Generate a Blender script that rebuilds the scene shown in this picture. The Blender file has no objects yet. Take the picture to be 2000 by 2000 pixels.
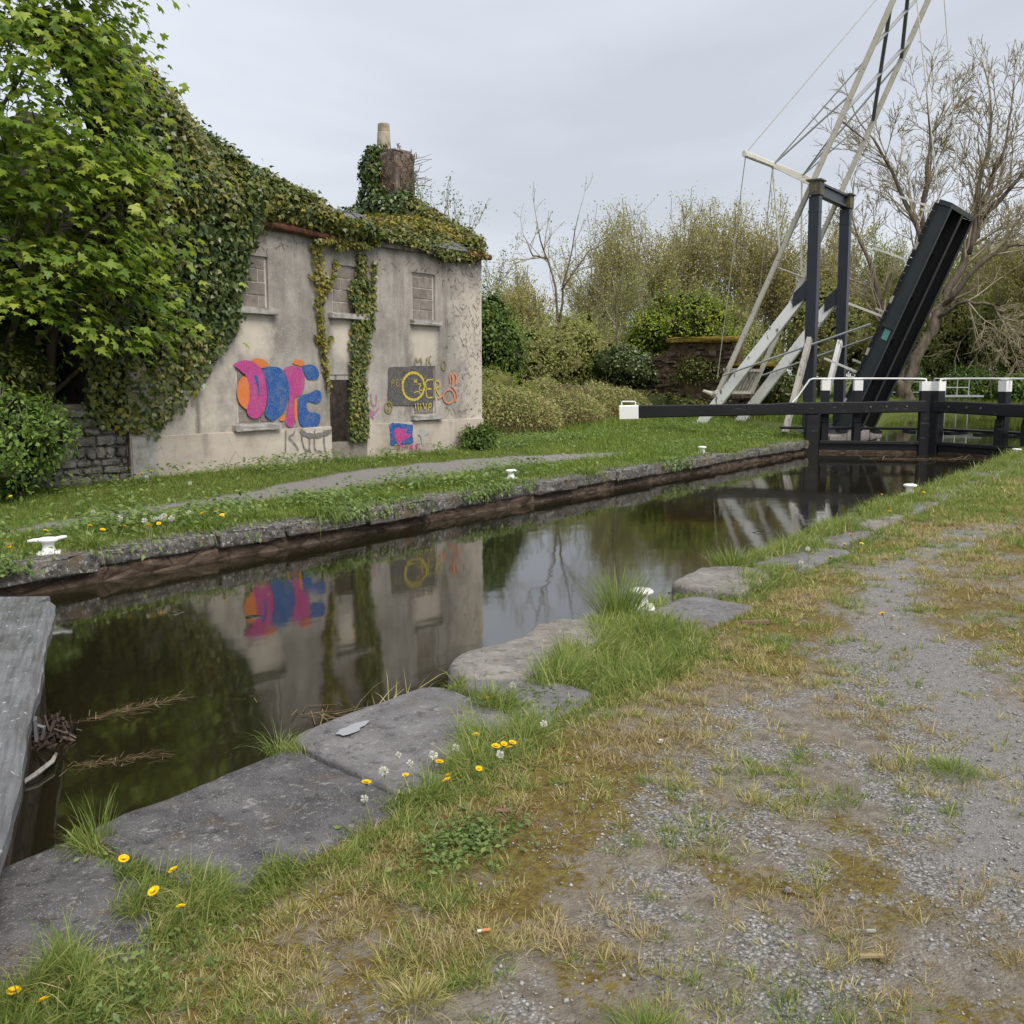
import bpy, math, random
import numpy as np
R = math.radians
scene = bpy.context.scene
# ------------------------------------------------------------------ camera, sky, sun, exposure
# world axes: X runs along the canal, Y across it (towards the cottage), Z up
cam_d = bpy.data.cameras.new("camera")
cam = bpy.data.objects.new("camera", cam_d)
scene.collection.objects.link(cam)
cam.location = (0, 0, 1.5)
cam.rotation_euler = (R(90 - 7.548), 0, R(34.585 - 90))
cam_d.sensor_width = 36
cam_d.lens = 36
cam_d.clip_start = 0.05
cam_d.clip_end = 2000
scene.camera = cam

SUN_EL, SUN_AZ = 52, -112          # direction the light comes from, degrees (azimuth from +X towards +Y)
world = bpy.data.worlds.new("World")
scene.world = world
world.use_nodes = True
wn = world.node_tree
wn.nodes.clear()
w_out = wn.nodes.new("ShaderNodeOutputWorld")
w_bg = wn.nodes.new("ShaderNodeBackground")
w_sky = wn.nodes.new("ShaderNodeTexSky")
w_sky.sky_type = 'NISHITA'
w_sky.sun_disc = False
w_sky.sun_elevation = R(SUN_EL)
w_sky.sun_rotation = R(90 - SUN_AZ)
w_sky.air_density = 1.0
w_sky.dust_density = 3.0
w_tc = wn.nodes.new("ShaderNodeTexCoord")
w_map = wn.nodes.new("ShaderNodeMapping")
w_map.inputs['Scale'].default_value = (1.0, 1.0, 3.2)
w_n = wn.nodes.new("ShaderNodeTexNoise")
w_n.inputs['Scale'].default_value = 1.6
w_n.inputs['Detail'].default_value = 5
w_n.inputs['Roughness'].default_value = 0.5
w_n.inputs['Distortion'].default_value = 0.4
w_cr = wn.nodes.new("ShaderNodeValToRGB")
w_cr.color_ramp.elements[0].position = 0.34
w_cr.color_ramp.elements[0].color = (3.05, 3.2, 3.5, 1)
w_cr.color_ramp.elements[1].position = 0.66
w_cr.color_ramp.elements[1].color = (4.22, 4.38, 4.7, 1)
w_mix = wn.nodes.new("ShaderNodeMix")
w_mix.data_type = 'RGBA'
w_mix.inputs['Factor'].default_value = 0.90          # thick overcast over the clear sky
L = wn.links.new
L(w_tc.outputs['Generated'], w_map.inputs['Vector'])
L(w_map.outputs['Vector'], w_n.inputs['Vector'])
L(w_n.outputs['Fac'], w_cr.inputs['Fac'])
L(w_sky.outputs['Color'], w_mix.inputs['A'])
L(w_cr.outputs['Color'], w_mix.inputs['B'])
L(w_mix.outputs['Result'], w_bg.inputs['Color'])
w_bg.inputs['Strength'].default_value = 0.10
L(w_bg.outputs['Background'], w_out.inputs['Surface'])

sun_d = bpy.data.lights.new("sun", 'SUN')
sun_d.energy = 1.5
sun_d.angle = R(30)
sun_d.color = (1.0, 0.94, 0.84)
sun = bpy.data.objects.new("sun", sun_d)
scene.collection.objects.link(sun)
sun.rotation_euler = (R(90 - SUN_EL), 0, R(SUN_AZ + 90))
sun.location = (-10, -20, 30)

scene.view_settings.view_transform = 'Standard'
scene.view_settings.look = 'None'
scene.view_settings.exposure = 1.05
scene.view_settings.gamma = 1.0
scene.cycles.use_denoising = True
scene.cycles.max_bounces = 6
scene.cycles.diffuse_bounces = 3
scene.cycles.glossy_bounces = 3
scene.cycles.transparent_max_bounces = 6
scene.cycles.caustics_reflective = False
scene.cycles.caustics_refractive = False

WATER = -0.28
PLOT_K, PLOT_UP = 0.89, 0.165       # the cottage plot is drawn on its own plan: true size is 0.89 of it, on ground 0.165 m above the coping
PLOT = [1.0, 0.0]
# ------------------------------------------------------------------ helpers
C = scene.collection
WL = {}


def nrm(v):
    v = np.asarray(v, float)
    return v / np.maximum(np.linalg.norm(v, axis=-1, keepdims=True), 1e-9)


def hash2(i, j, s):
    h = (i.astype(np.int64) * 374761393 + j.astype(np.int64) * 668265263 + s * 982451653) & 0xFFFFFFFF
    h = ((h ^ (h >> 13)) * 1274126177) & 0xFFFFFFFF
    return ((h ^ (h >> 16)) & 0xFFFF) / 65535.0


def vnoise(x, y, s=0):
    x = np.asarray(x, float); y = np.asarray(y, float)
    i = np.floor(x); j = np.floor(y)
    f = x - i; g = y - j
    f = f * f * (3 - 2 * f); g = g * g * (3 - 2 * g)
    a = hash2(i, j, s); b = hash2(i + 1, j, s); c = hash2(i, j + 1, s); d = hash2(i + 1, j + 1, s)
    return (a * (1 - f) + b * f) * (1 - g) + (c * (1 - f) + d * f) * g


def fbm(x, y, s=0, o=4):
    t = 0; a = 0.5; n = 0
    for k in range(o):
        t = t + a * vnoise(x * 2 ** k, y * 2 ** k, s + k); n += a; a *= 0.5
    return t / n


def sstep(a, b, x):
    t = np.clip((np.asarray(x, float) - a) / (b - a), 0, 1)
    return t * t * (3 - 2 * t)


def ip(x, pts):
    p = np.array(pts, float)
    return np.interp(x, p[:, 0], p[:, 1])


class MB:
    """collects vertices and faces for ONE mesh"""
    def __init__(s):
        s.v = []; s.f = []; s.n = 0

    def add(s, V, F):
        V = np.asarray(V, float).reshape(-1, 3)
        s.v.append(V)
        s.f += [tuple(int(i) + s.n for i in f) for f in F]
        s.n += len(V)
        return s

    def box(s, x0, x1, y0, y1, z0, z1):
        V = [(x, y, z) for x in (x0, x1) for y in (y0, y1) for z in (z0, z1)]
        return s.add(V, [(0, 1, 3, 2), (4, 6, 7, 5), (0, 4, 5, 1), (2, 3, 7, 6), (0, 2, 6, 4), (1, 5, 7, 3)])

    def beam(s, p, q, w, h, up=(0, 0, 1), w2=None, h2=None, ch=0.0):
        """rectangular bar p->q; w across, h along up; ch chamfers the long edges"""
        p = np.array(p, float); q = np.array(q, float)
        d = nrm(q - p); a = nrm(np.cross(d, up)); b = np.cross(a, d)
        w2 = w if w2 is None else w2; h2 = h if h2 is None else h2
        V = []
        for o, ww, hh in ((p, w, h), (q, w2, h2)):
            if ch > 0:
                for sx, sy in ((-1, -1), (1, -1), (1, 1), (-1, 1)):
                    i = a * sx * (ww / 2 - ch) + b * sy * hh / 2
                    j = a * sx * ww / 2 + b * sy * (hh / 2 - ch)
                    V += ([o + j, o + i] if sx * sy > 0 else [o + i, o + j])
            else:
                for sx, sy in ((-1, -1), (1, -1), (1, 1), (-1, 1)):
                    V.append(o + a * sx * ww / 2 + b * sy * hh / 2)
        k = len(V) // 2
        F = [(i, (i + 1) % k, (i + 1) % k + k, i + k) for i in range(k)]
        F += [tuple(range(k - 1, -1, -1)), tuple(range(k, 2 * k))]
        return s.add(V, F)

    def tube(s, path, r, n=8, cap=True):
        P = np.array(path, float); m = len(P)
        r = np.full(m, r, float) if np.isscalar(r) else np.array(r, float)
        T = nrm(np.gradient(P, axis=0))
        ref = np.array([0, 0, 1.0]) if abs(T[0][2]) < 0.9 else np.array([1.0, 0, 0])
        A = nrm(np.cross(T, ref)); B = np.cross(T, A)
        th = np.linspace(0, 2 * np.pi, n, endpoint=False)
        V = (P[:, None] + r[:, None, None] * (np.cos(th)[None, :, None] * A[:, None] + np.sin(th)[None, :, None] * B[:, None])).reshape(-1, 3)
        F = [(i * n + j, i * n + (j + 1) % n, (i + 1) * n + (j + 1) % n, (i + 1) * n + j) for i in range(m - 1) for j in range(n)]
        if cap:
            F += [tuple(range(n - 1, -1, -1)), tuple(range((m - 1) * n, m * n))]
        return s.add(V, F)

    def lathe(s, prof, cx, cy, n=16):
        th = np.linspace(0, 2 * np.pi, n, endpoint=False)
        V = [(cx + r * math.cos(t), cy + r * math.sin(t), z) for r, z in prof for t in th]
        m = len(prof)
        F = [(i * n + j, i * n + (j + 1) % n, (i + 1) * n + (j + 1) % n, (i + 1) * n + j) for i in range(m - 1) for j in range(n)]
        F += [tuple(range(n - 1, -1, -1)), tuple(range((m - 1) * n, m * n))]
        return s.add(V, F)

    def data(s):
        return np.concatenate(s.v), s.f


def mk_mesh(name, V, F, mat, smooth=False):
    me = bpy.data.meshes.new(name)
    V = np.asarray(V, np.float32)
    if isinstance(F, np.ndarray):
        k = F.shape[1]; nf = len(F)
        me.vertices.add(len(V)); me.vertices.foreach_set('co', V.ravel())
        me.loops.add(nf * k); me.loops.foreach_set('vertex_index', F.astype(np.int32).ravel())
        me.polygons.add(nf)
        me.polygons.foreach_set('loop_start', np.arange(0, nf * k, k, dtype=np.int32))
        me.polygons.foreach_set('loop_total', np.full(nf, k, np.int32))
        me.update(calc_edges=True)
    else:
        me.from_pydata([tuple(map(float, v)) for v in V], [], F)
        me.update()
    if smooth:
        me.polygons.foreach_set('use_smooth', np.ones(len(me.polygons), bool))
    if mat is not None:
        me.materials.append(mat)
    return me


def tag(o, label=None, cat=None, group=None, kind=None):
    if label: o['label'] = label
    if cat: o['category'] = cat
    if group: o['group'] = group
    if kind: o['kind'] = kind
    return o


def empty(name, loc, label=None, cat=None, group=None):
    o = bpy.data.objects.new(name, None)
    o.empty_display_size = 0.2
    loc = np.array(loc, float) * PLOT[0] + [0, 0, PLOT[1]]
    C.objects.link(o); o.location = loc
    WL[o.name] = loc
    return tag(o, label, cat, group)


def obj(name, geo, mat, parent=None, smooth=False, label=None, cat=None, group=None, kind=None, origin=None):
    """one mesh object, geometry given in world coordinates"""
    V, F = geo.data() if isinstance(geo, MB) else geo
    V = np.asarray(V, float) * PLOT[0] + [0, 0, PLOT[1]]
    if parent is not None:
        off = WL[parent.name]
    elif origin is not None:
        off = np.array(origin, float)
    else:
        off = np.array([(V[:, 0].min() + V[:, 0].max()) / 2, (V[:, 1].min() + V[:, 1].max()) / 2, V[:, 2].min()])
    me = mk_mesh(name, V - off, F, mat, smooth)
    o = bpy.data.objects.new(name, me)
    C.objects.link(o)
    if parent is not None:
        o.parent = parent
    else:
        o.location = off
    WL[o.name] = off
    return tag(o, label, cat, group, kind)


def copy_tree(o, parent=None):
    c = o.copy(); C.objects.link(c); c.parent = parent
    for ch in o.children:
        copy_tree(ch, c)
    return c


def cat_mesh(parts):
    V = []; F = []; n = 0
    for v, f in parts:
        V.append(v); F.append(f + n); n += len(v)
    return np.concatenate(V), np.concatenate(F)


# --- rounded rough block
_g = np.array([-1, -.86, -.35, .35, .86, 1.0])


def block(x0, x1, y0, y1, z0, z1, r=0.02, rough=0.006, seed=0, lines=None):
    g = _g if lines is None else np.array(lines)
    n = len(g); idx = {}; V = []; F = []

    def vid(p):
        k = tuple(np.round(p, 4))
        if k not in idx:
            idx[k] = len(V); V.append(p)
        return idx[k]
    for ax in range(3):
        for sg in (-1, 1):
            for i in range(n - 1):
                for j in range(n - 1):
                    q = []
                    for a, b in ((i, j), (i + 1, j), (i + 1, j + 1), (i, j + 1)):
                        p = np.zeros(3); p[ax] = sg; p[(ax + 1) % 3] = g[a]; p[(ax + 2) % 3] = g[b]
                        q.append(vid(p))
                    F.append(tuple(q if sg > 0 else q[::-1]))
    V = np.array(V)
    h = np.array([(x1 - x0) / 2, (y1 - y0) / 2, (z1 - z0) / 2])
    r = min(r, h.min() * 0.95)
    P = V * h
    inn = np.clip(P, -(h - r), h - r)
    d = P - inn
    P = inn + nrm(d) * r * (np.linalg.norm(d, axis=1, keepdims=True) > 1e-9)
    c = np.array([(x0 + x1) / 2, (y0 + y1) / 2, (z0 + z1) / 2])
    P = P + c
    rg = np.random.default_rng(seed)
    P += (rg.random(P.shape) - .5) * 2 * rough
    return P, F


# --- leaves
S_IVY = (np.array([(0, 0, 0), (.22, .5, -.05), (.5, .26, 0), (1, 0, -.12), (.5, -.26, 0), (.22, -.5, -.05)]),
         np.array([(0, 2, 1), (0, 3, 2), (0, 4, 3), (0, 5, 4)]))
S_MAPLE = (np.array([(.35, 0, .04), (0, 0, 0), (-.08, .33, -.02), (.12, .56, -.08), (.3, .3, 0), (.66, .5, -.1), (.6, .2, 0), (1.02, 0, -.12),
                     (.6, -.2, 0), (.66, -.5, -.1), (.3, -.3, 0), (.12, -.56, -.08), (-.08, -.33, -.02)]),
           np.array([(0, i, i % 12 + 1) for i in range(1, 13)])[:, [0, 2, 1]])
S_LEAF = (np.array([(0, 0, 0), (.45, .27, .04), (1, 0, -.1), (.45, -.27, .04)]), np.array([(0, 2, 1), (0, 3, 2)]))
S_NARROW = (np.array([(0, 0, 0), (.5, .12, .03), (1, 0, -.1), (.5, -.12, .03)]), np.array([(0, 2, 1), (0, 3, 2)]))


def leaves(P, N, T, size, shape):
    P = np.asarray(P, float); n = len(P)
    N = nrm(N); T = np.asarray(T, float)
    T = nrm(T - (T * N).sum(1, keepdims=True) * N)
    B = np.cross(N, T)
    S, F = shape
    size = np.broadcast_to(np.asarray(size, float), (n,))
    V = P[:, None] + size[:, None, None] * (S[None, :, 0, None] * T[:, None] + S[None, :, 1, None] * B[:, None] + S[None, :, 2, None] * N[:, None])
    k = len(S)
    FF = (F[None] + (np.arange(n) * k)[:, None, None]).reshape(-1, 3)
    return V.reshape(-1, 3), FF


def blades(P, ln, wd, lean, bend, rng, seg=2, az=None):
    """grass blades: base pair, (seg-1) mid pairs, tip"""
    P = np.asarray(P, float); n = len(P)
    az = rng.random(n) * 2 * np.pi if az is None else az
    d = np.stack([np.cos(az), np.sin(az), np.zeros(n)], 1)
    s = np.stack([-np.sin(az), np.cos(az), np.zeros(n)], 1)
    ta = rng.random(n) * np.pi
    s = nrm(s * np.cos(ta)[:, None] + d * np.sin(ta)[:, None])
    lv = []
    for k in range(seg + 1):
        t = k / seg
        ang = lean + bend * t
        rad = ln * t * np.sin(np.clip(ang, -3, 3) * 0.5 + lean * .5)
        hz = ln * t * np.cos(np.clip(ang * .75 + lean * .25, -2.4, 2.4))
        c = P + d * rad[:, None] + np.array([0, 0, 1.0]) * hz[:, None]
        w = wd * (1 - t) ** 0.6 * (0.8 if k == 0 else 1)
        if k < seg:
            lv += [c - s * (w / 2)[:, None], c + s * (w / 2)[:, None]]
        else:
            lv.append(c)
    V = np.stack(lv, 1); k = V.shape[1]
    F = []
    for i in range(seg - 1):
        a = 2 * i
        F += [(a, a + 1, a + 3), (a, a + 3, a + 2)]
    a = 2 * (seg - 1)
    F += [(a, a + 1, a + 2)]
    F = np.array(F)
    FF = (F[None] + (np.arange(n) * k)[:, None, None]).reshape(-1, 3)
    return V.reshape(-1, 3), FF


# --- branching skeletons
def skeleton(rng, starts, levels):
    """starts: list of (p, dir, len, r). levels: per level (children, len ratio, r ratio, spread, segs, wander, upward)"""
    segs = []; tips = []
    cur = starts
    for li, (nch, lr, rr, spread, ns, wander, upw) in enumerate(levels):
        nxt = []
        for p, d, ln, r in cur:
            p = np.array(p, float); d = nrm(d)
            pts = [p]; dirs = [d]
            for k in range(ns):
                d = nrm(d + rng.normal(0, wander, 3) + np.array([0, 0, upw]))
                p = p + d * ln / ns
                pts.append(p); dirs.append(d)
            last = li == len(levels) - 1
            rads = np.linspace(r, r * (0.25 if last else 0.55), ns + 1)
            for k in range(ns):
                segs.append((pts[k], pts[k + 1], rads[k], rads[k + 1]))
            if last:
                tips.append((pts, dirs))
            else:
                n = nch if isinstance(nch, int) else rng.integers(nch[0], nch[1] + 1)
                for c in range(n):
                    t = 1.0 if c == 0 else rng.uniform(0.3, 1.0)
                    k = min(ns, max(1, int(round(t * ns))))
                    dd = dirs[k]
                    rv = nrm(np.cross(dd, rng.normal(0, 1, 3)))
                    a = rng.normal(spread * (0.45 if c == 0 else 1), spread * .25)
                    nd = nrm(dd * math.cos(a) + rv * math.sin(a))
                    nxt.append((pts[k], nd, ln * lr * rng.uniform(.7, 1.2), max(rads[k] * rr * (1 if c == 0 else .8), 0.002)))
        cur = nxt
    return segs, tips


def seg_mesh(segs, sides=4, rmin=0.0):
    A = np.array([s[0] for s in segs]); B = np.array([s[1] for s in segs])
    ra = np.maximum(np.array([s[2] for s in segs]), rmin); rb = np.maximum(np.array([s[3] for s in segs]), rmin)
    d = nrm(B - A)
    ref = np.where(np.abs(d[:, 2:3]) < .9, np.array([[0, 0, 1.0]]), np.array([[1.0, 0, 0]]))
    u = nrm(np.cross(d, ref)); v = np.cross(d, u)
    th = np.linspace(0, 2 * np.pi, sides, endpoint=False)
    ring = np.cos(th)[None, :, None] * u[:, None] + np.sin(th)[None, :, None] * v[:, None]
    V = np.concatenate([A[:, None] + ra[:, None, None] * ring, (B + d * rb[:, None] * .3)[:, None] + rb[:, None, None] * ring], 1)
    F = []
    for j in range(sides):
        k = (j + 1) % sides
        F += [(j, k, k + sides), (j, k + sides, j + sides)]
    F = np.array(F)
    FF = (F[None] + (np.arange(len(segs)) * 2 * sides)[:, None, None]).reshape(-1, 3)
    return V.reshape(-1, 3), FF


# ------------------------------------------------------------------ materials
class NT:
    def __init__(s, name):
        s.m = bpy.data.materials.new(name); s.m.use_nodes = True
        s.t = s.m.node_tree; s.t.nodes.clear()
        s.out = s.t.nodes.new('ShaderNodeOutputMaterial')

    def n(s, typ, **kw):
        nd = s.t.nodes.new(typ)
        for k, v in kw.items():
            setattr(nd, k, v)
        return nd

    def l(s, a, b):
        s.t.links.new(a, b)

    def set(s, sock, v):
        if isinstance(v, bpy.types.NodeSocket):
            s.l(v, sock)
        elif isinstance(v, (tuple, list)) and len(v) == 3 and sock.type == 'RGBA':
            sock.default_value = (*v, 1)
        else:
            sock.default_value = v

    def pos(s, scale=(1, 1, 1), rot=(0, 0, 0), obj=False):
        if obj:
            o = s.n('ShaderNodeTexCoord').outputs['Object']
        else:
            o = s.n('ShaderNodeNewGeometry').outputs['Position']
        mp = s.n('ShaderNodeMapping')
        if any(rot):                      # turn first, then stretch
            m0_ = s.n('ShaderNodeMapping'); m0_.inputs['Rotation'].default_value = rot
            s.l(o, m0_.inputs['Vector']); o = m0_.outputs['Vector']
        mp.inputs['Scale'].default_value = scale
        s.l(o, mp.inputs['Vector'])
        return mp.outputs['Vector']

    def noise(s, scale, detail=4, rough=.55, vec=None, dist=0):
        nd = s.n('ShaderNodeTexNoise')
        nd.inputs['Scale'].default_value = scale; nd.inputs['Detail'].default_value = detail
        nd.inputs['Roughness'].default_value = rough; nd.inputs['Distortion'].default_value = dist
        s.l(vec if vec is not None else s.pos(), nd.inputs['Vector'])
        return nd.outputs['Fac']

    def voro(s, scale, vec=None, feature='F1', out='Distance', rnd=1.0):
        nd = s.n('ShaderNodeTexVoronoi', feature=feature)
        nd.inputs['Scale'].default_value = scale
        nd.inputs['Randomness'].default_value = rnd
        s.l(vec if vec is not None else s.pos(), nd.inputs['Vector'])
        return nd.outputs[out]

    def ramp(s, fac, stops, interp='LINEAR'):
        nd = s.n('ShaderNodeValToRGB'); cr = nd.color_ramp; cr.interpolation = interp
        while len(cr.elements) < len(stops):
            cr.elements.new(0.5)
        for e, (p, c) in zip(cr.elements, stops):
            e.position = p
            e.color = (*c, 1) if isinstance(c, (tuple, list)) else (c, c, c, 1)
        s.l(fac, nd.inputs['Fac'])
        return nd.outputs['Color']

    def mix(s, f, a, b, mode='MIX'):
        nd = s.n('ShaderNodeMix', data_type='RGBA', blend_type=mode)
        s.set(nd.inputs['Factor'], f); s.set(nd.inputs['A'], a); s.set(nd.inputs['B'], b)
        return nd.outputs['Result']

    def math(s, op, a, b=0.0, clamp=False):
        nd = s.n('ShaderNodeMath', operation=op, use_clamp=clamp)
        s.set(nd.inputs[0], a); s.set(nd.inputs[1], b)
        return nd.outputs[0]

    def attr(s, name):
        return s.n('ShaderNodeAttribute', attribute_name=name).outputs['Fac']

    def island(s):
        return s.n('ShaderNodeNewGeometry').outputs['Random Per Island']

    def objrnd(s):
        return s.n('ShaderNodeObjectInfo').outputs['Random']

    def bump(s, h, strength=.5, dist=.01, nrm=None):
        nd = s.n('ShaderNodeBump')
        nd.inputs['Strength'].default_value = strength; nd.inputs['Distance'].default_value = dist
        s.l(h, nd.inputs['Height'])
        if nrm is not None:
            s.l(nrm, nd.inputs['Normal'])
        return nd.outputs['Normal']

    def princ(s, col, rough=.8, spec=.3, metal=0, nrm=None, **kw):
        p = s.n('ShaderNodeBsdfPrincipled')
        s.set(p.inputs['Base Color'], col); s.set(p.inputs['Roughness'], rough)
        s.set(p.inputs['Specular IOR Level'], spec); s.set(p.inputs['Metallic'], metal)
        if nrm is not None:
            s.l(nrm, p.inputs['Normal'])
        for k, v in kw.items():
            s.set(p.inputs[k], v)
        return p.outputs[0]

    def done(s, sh):
        s.l(sh, s.out.inputs['Surface'])
        return s.m


def m_leaf(name, stops, trans=.3, nscale=.8, rough=.45, spec=.3, amt=.45, tcol=1.3):
    t = NT(name)
    f = t.math('ADD', t.math('MULTIPLY', t.island(), 1 - amt), t.math('MULTIPLY', t.noise(nscale, 3), amt))
    f = t.math('ADD', t.math('MULTIPLY', t.math('SUBTRACT', f, .5), 1.35), .5, True)
    c = t.ramp(f, stops)
    a = t.princ(c, rough, spec)
    tr = t.n('ShaderNodeBsdfTranslucent')
    t.set(tr.inputs['Color'], t.mix(1.0, c, (tcol, tcol * 1.05, tcol * .7), 'MULTIPLY'))
    mx = t.n('ShaderNodeMixShader'); mx.inputs[0].default_value = trans
    t.l(a, mx.inputs[1]); t.l(tr.outputs[0], mx.inputs[2])
    return t.done(mx.outputs[0])


def m_simple(name, cols, scale=6, rough=.8, spec=.3, bump=.3, bdist=.01, metal=0, stretch=(1, 1, 1), obj=False, rvar=0.0):
    t = NT(name)
    v = t.pos(stretch, obj=obj)
    n1 = t.noise(scale, 6, .6, v)
    k = len(cols)
    c = t.ramp(n1, [(.3 + .4 * i / max(1, k - 1), cc) for i, cc in enumerate(cols)])
    if rvar:
        c = t.mix(t.math('MULTIPLY', t.objrnd(), rvar), c, tuple(x * .45 for x in cols[0]))
    n2 = t.noise(scale * 6, 4, .6, v)
    return t.done(t.princ(c, rough, spec, metal, t.bump(n2, bump, bdist)))


M = {}
M['bark'] = m_simple('bark', [(.055, .045, .033), (.13, .108, .082), (.2, .17, .13)], 5, .9, .1, .8, .03, stretch=(1, 1, .25))
M['twig'] = m_simple('twig', [(.19, .16, .11), (.3, .255, .185), (.38, .335, .25)], 2, .9, .1, .1)
M['twig_pale'] = m_simple('twig_pale', [(.2, .17, .12), (.3, .26, .2), (.38, .34, .27)], 1, .9, .1, .1)
M['scrub_fill'] = m_simple('scrub_shade', [(.075, .075, .03), (.14, .135, .055), (.2, .195, .08)], 3, .95, .05, .6, .05)  # shade inside the scrub, put into a duller fill colour
M['dark_fill'] = m_simple('ivy_shade', [(.016, .024, .009), (.034, .045, .016), (.06, .07, .026)], 3, .95, .05, .6, .05)  # dark colour stands in for shaded leaves deep in the foliage
M['maple'] = m_leaf('maple_leaf', [(0, (0.075, 0.140, 0.021)), (0.35, (0.164, 0.260, 0.042)), (0.7, (0.329, 0.412, 0.066)), (1, (0.538, 0.546, 0.112))], .42, .45)
M['ivy'] = m_leaf('ivy_leaf', [(0, (0.031, 0.060, 0.019)), (0.45, (0.070, 0.114, 0.029)), (0.8, (0.139, 0.181, 0.047)), (1, (0.265, 0.255, 0.066))], .15, .9, .32, .5)
M['ivy_olive'] = m_leaf('ivy_leaf_olive', [(0, (0.056, 0.083, 0.022)), (0.4, (0.119, 0.145, 0.032)), (0.75, (0.224, 0.221, 0.051)), (1, (0.364, 0.278, 0.079))], .2, .9, .38, .4)
M['ivy_yellow'] = m_leaf('ivy_leaf_yellow', [(0, (0.057, 0.090, 0.021)), (0.35, (0.162, 0.170, 0.035)), (0.7, (0.323, 0.270, 0.042)), (1, (0.399, 0.240, 0.056))], .25, 1.6, .45, .3)
M['dead_stem'] = m_simple('dead_stem', [(.09, .06, .04), (.17, .115, .08), (.24, .17, .12)], 9, .9, .1, .2)
M['elder'] = m_leaf('elder_leaf', [(0, (0.061, 0.121, 0.029)), (0.5, (0.145, 0.242, 0.048)), (0.85, (0.254, 0.351, 0.073)), (1, (0.375, 0.448, 0.109))], .3, .9)
M['evergreen'] = m_leaf('evergreen_leaf', [(0, (0.052, 0.096, 0.016)), (0.4, (0.140, 0.216, 0.023)), (0.75, (0.298, 0.360, 0.034)), (1, (0.507, 0.512, 0.046))], .25, .6, .5, .3)
M['bush_green'] = m_leaf('bush_leaf', [(0, (0.047, 0.089, 0.020)), (0.5, (0.101, 0.179, 0.032)), (1, (0.217, 0.289, 0.055))], .28, .5)
M['hedge'] = m_leaf('hedge_leaf', [(0, (0.145, 0.152, 0.044)), (0.5, (0.277, 0.297, 0.081)), (1, (0.416, 0.428, 0.139))], .3, .3)
M['willow'] = m_leaf('willow_leaf', [(0, (0.230, 0.204, 0.082)), (0.5, (0.392, 0.355, 0.137)), (1, (0.540, 0.506, 0.205))], .35, .12)
M['willow_green'] = m_leaf('willow_leaf_green', [(0, (0.158, 0.196, 0.055)), (0.5, (0.276, 0.315, 0.079)), (1, (0.420, 0.441, 0.133))], .35, .12)
M['bramble'] = m_leaf('bramble_leaf', [(0, (0.119, 0.146, 0.043)), (0.45, (0.224, 0.251, 0.073)), (0.75, (0.356, 0.330, 0.121)), (1, (0.475, 0.344, 0.182))], .25, .8)
M['straw'] = m_leaf('straw', [(0, (0.230, 0.172, 0.092)), (0.5, (0.391, 0.310, 0.172)), (1, (0.517, 0.437, 0.253))], .2, 1.0, .7, .1)
M['grass'] = m_leaf('grass_blade', [(0, (0.083, 0.134, 0.024)), (0.4, (0.158, 0.234, 0.045)), (0.8, (0.261, 0.327, 0.064)), (1, (0.412, 0.397, 0.123))], .3, .9, .5, .25)
M['grass_lush'] = m_leaf('grass_blade_lush', [(0, (0.079, 0.133, 0.030)), (0.4, (0.172, 0.247, 0.054)), (0.8, (0.317, 0.357, 0.098)), (1, (0.502, 0.449, 0.232))], .32, 2.0, .45, .3)
M['grass_dry'] = m_leaf('grass_blade_dry', [(0, (0.193, 0.180, 0.060)), (0.35, (0.321, 0.297, 0.099)), (0.7, (0.476, 0.426, 0.178)), (1, (0.644, 0.541, 0.377))], .25, 2.2, .65, .15)
M['weed'] = m_leaf('weed_leaf', [(0, (0.067, 0.118, 0.033)), (0.5, (0.141, 0.212, 0.058)), (1, (0.268, 0.331, 0.099))], .25, 2.0, .45, .3)
M['petal'] = m_leaf('dandelion_petal', [(0, (.85, .5, .0)), (.5, (.9, .6, .01)), (1, (.95, .7, .03))], .15, 2, .6, .1, tcol=1.0)
M['clock'] = m_leaf('dandelion_seed', [(0, (.6, .58, .54)), (1, (.85, .85, .82))], .3, 2, .7, .1, tcol=1.0)
M['stem'] = m_simple('flower_stem', [(.16, .2, .07), (.26, .22, .12)], 20, .6)


# water
def make_water():
    t = NT('canal_water')
    v = t.pos()
    h = t.math('ADD', t.math('MULTIPLY', t.noise(1.3, 2, .5, t.pos((1, 1.8, 1))), .9), t.math('MULTIPLY', t.noise(7, 3, .5, v), .12))
    # rings where raindrops have landed
    vd = t.voro(1.15, v); vc = t.voro(1.15, v, out='Color')
    sep = t.n('ShaderNodeSeparateColor'); t.l(vc, sep.inputs[0])
    rad = t.math('ADD', t.math('MULTIPLY', sep.outputs[1], .10), .03)
    band = t.math('SUBTRACT', 1.0, t.math('MULTIPLY', t.math('ABSOLUTE', t.math('SUBTRACT', vd, rad)), 55), True)
    on = t.math('GREATER_THAN', sep.outputs[0], .55)
    ring = t.math('MULTIPLY', band, on)
    b1 = t.bump(h, .035, .06)
    b2 = t.bump(ring, .55, .02, b1)
    c = t.ramp(t.noise(.6, 3), [(.3, (.014, .012, .006)), (.7, (.02, .017, .008))])
    return t.done(t.princ(c, .05, .5, 0, b2, IOR=2.0))


M['water'] = make_water()


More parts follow.
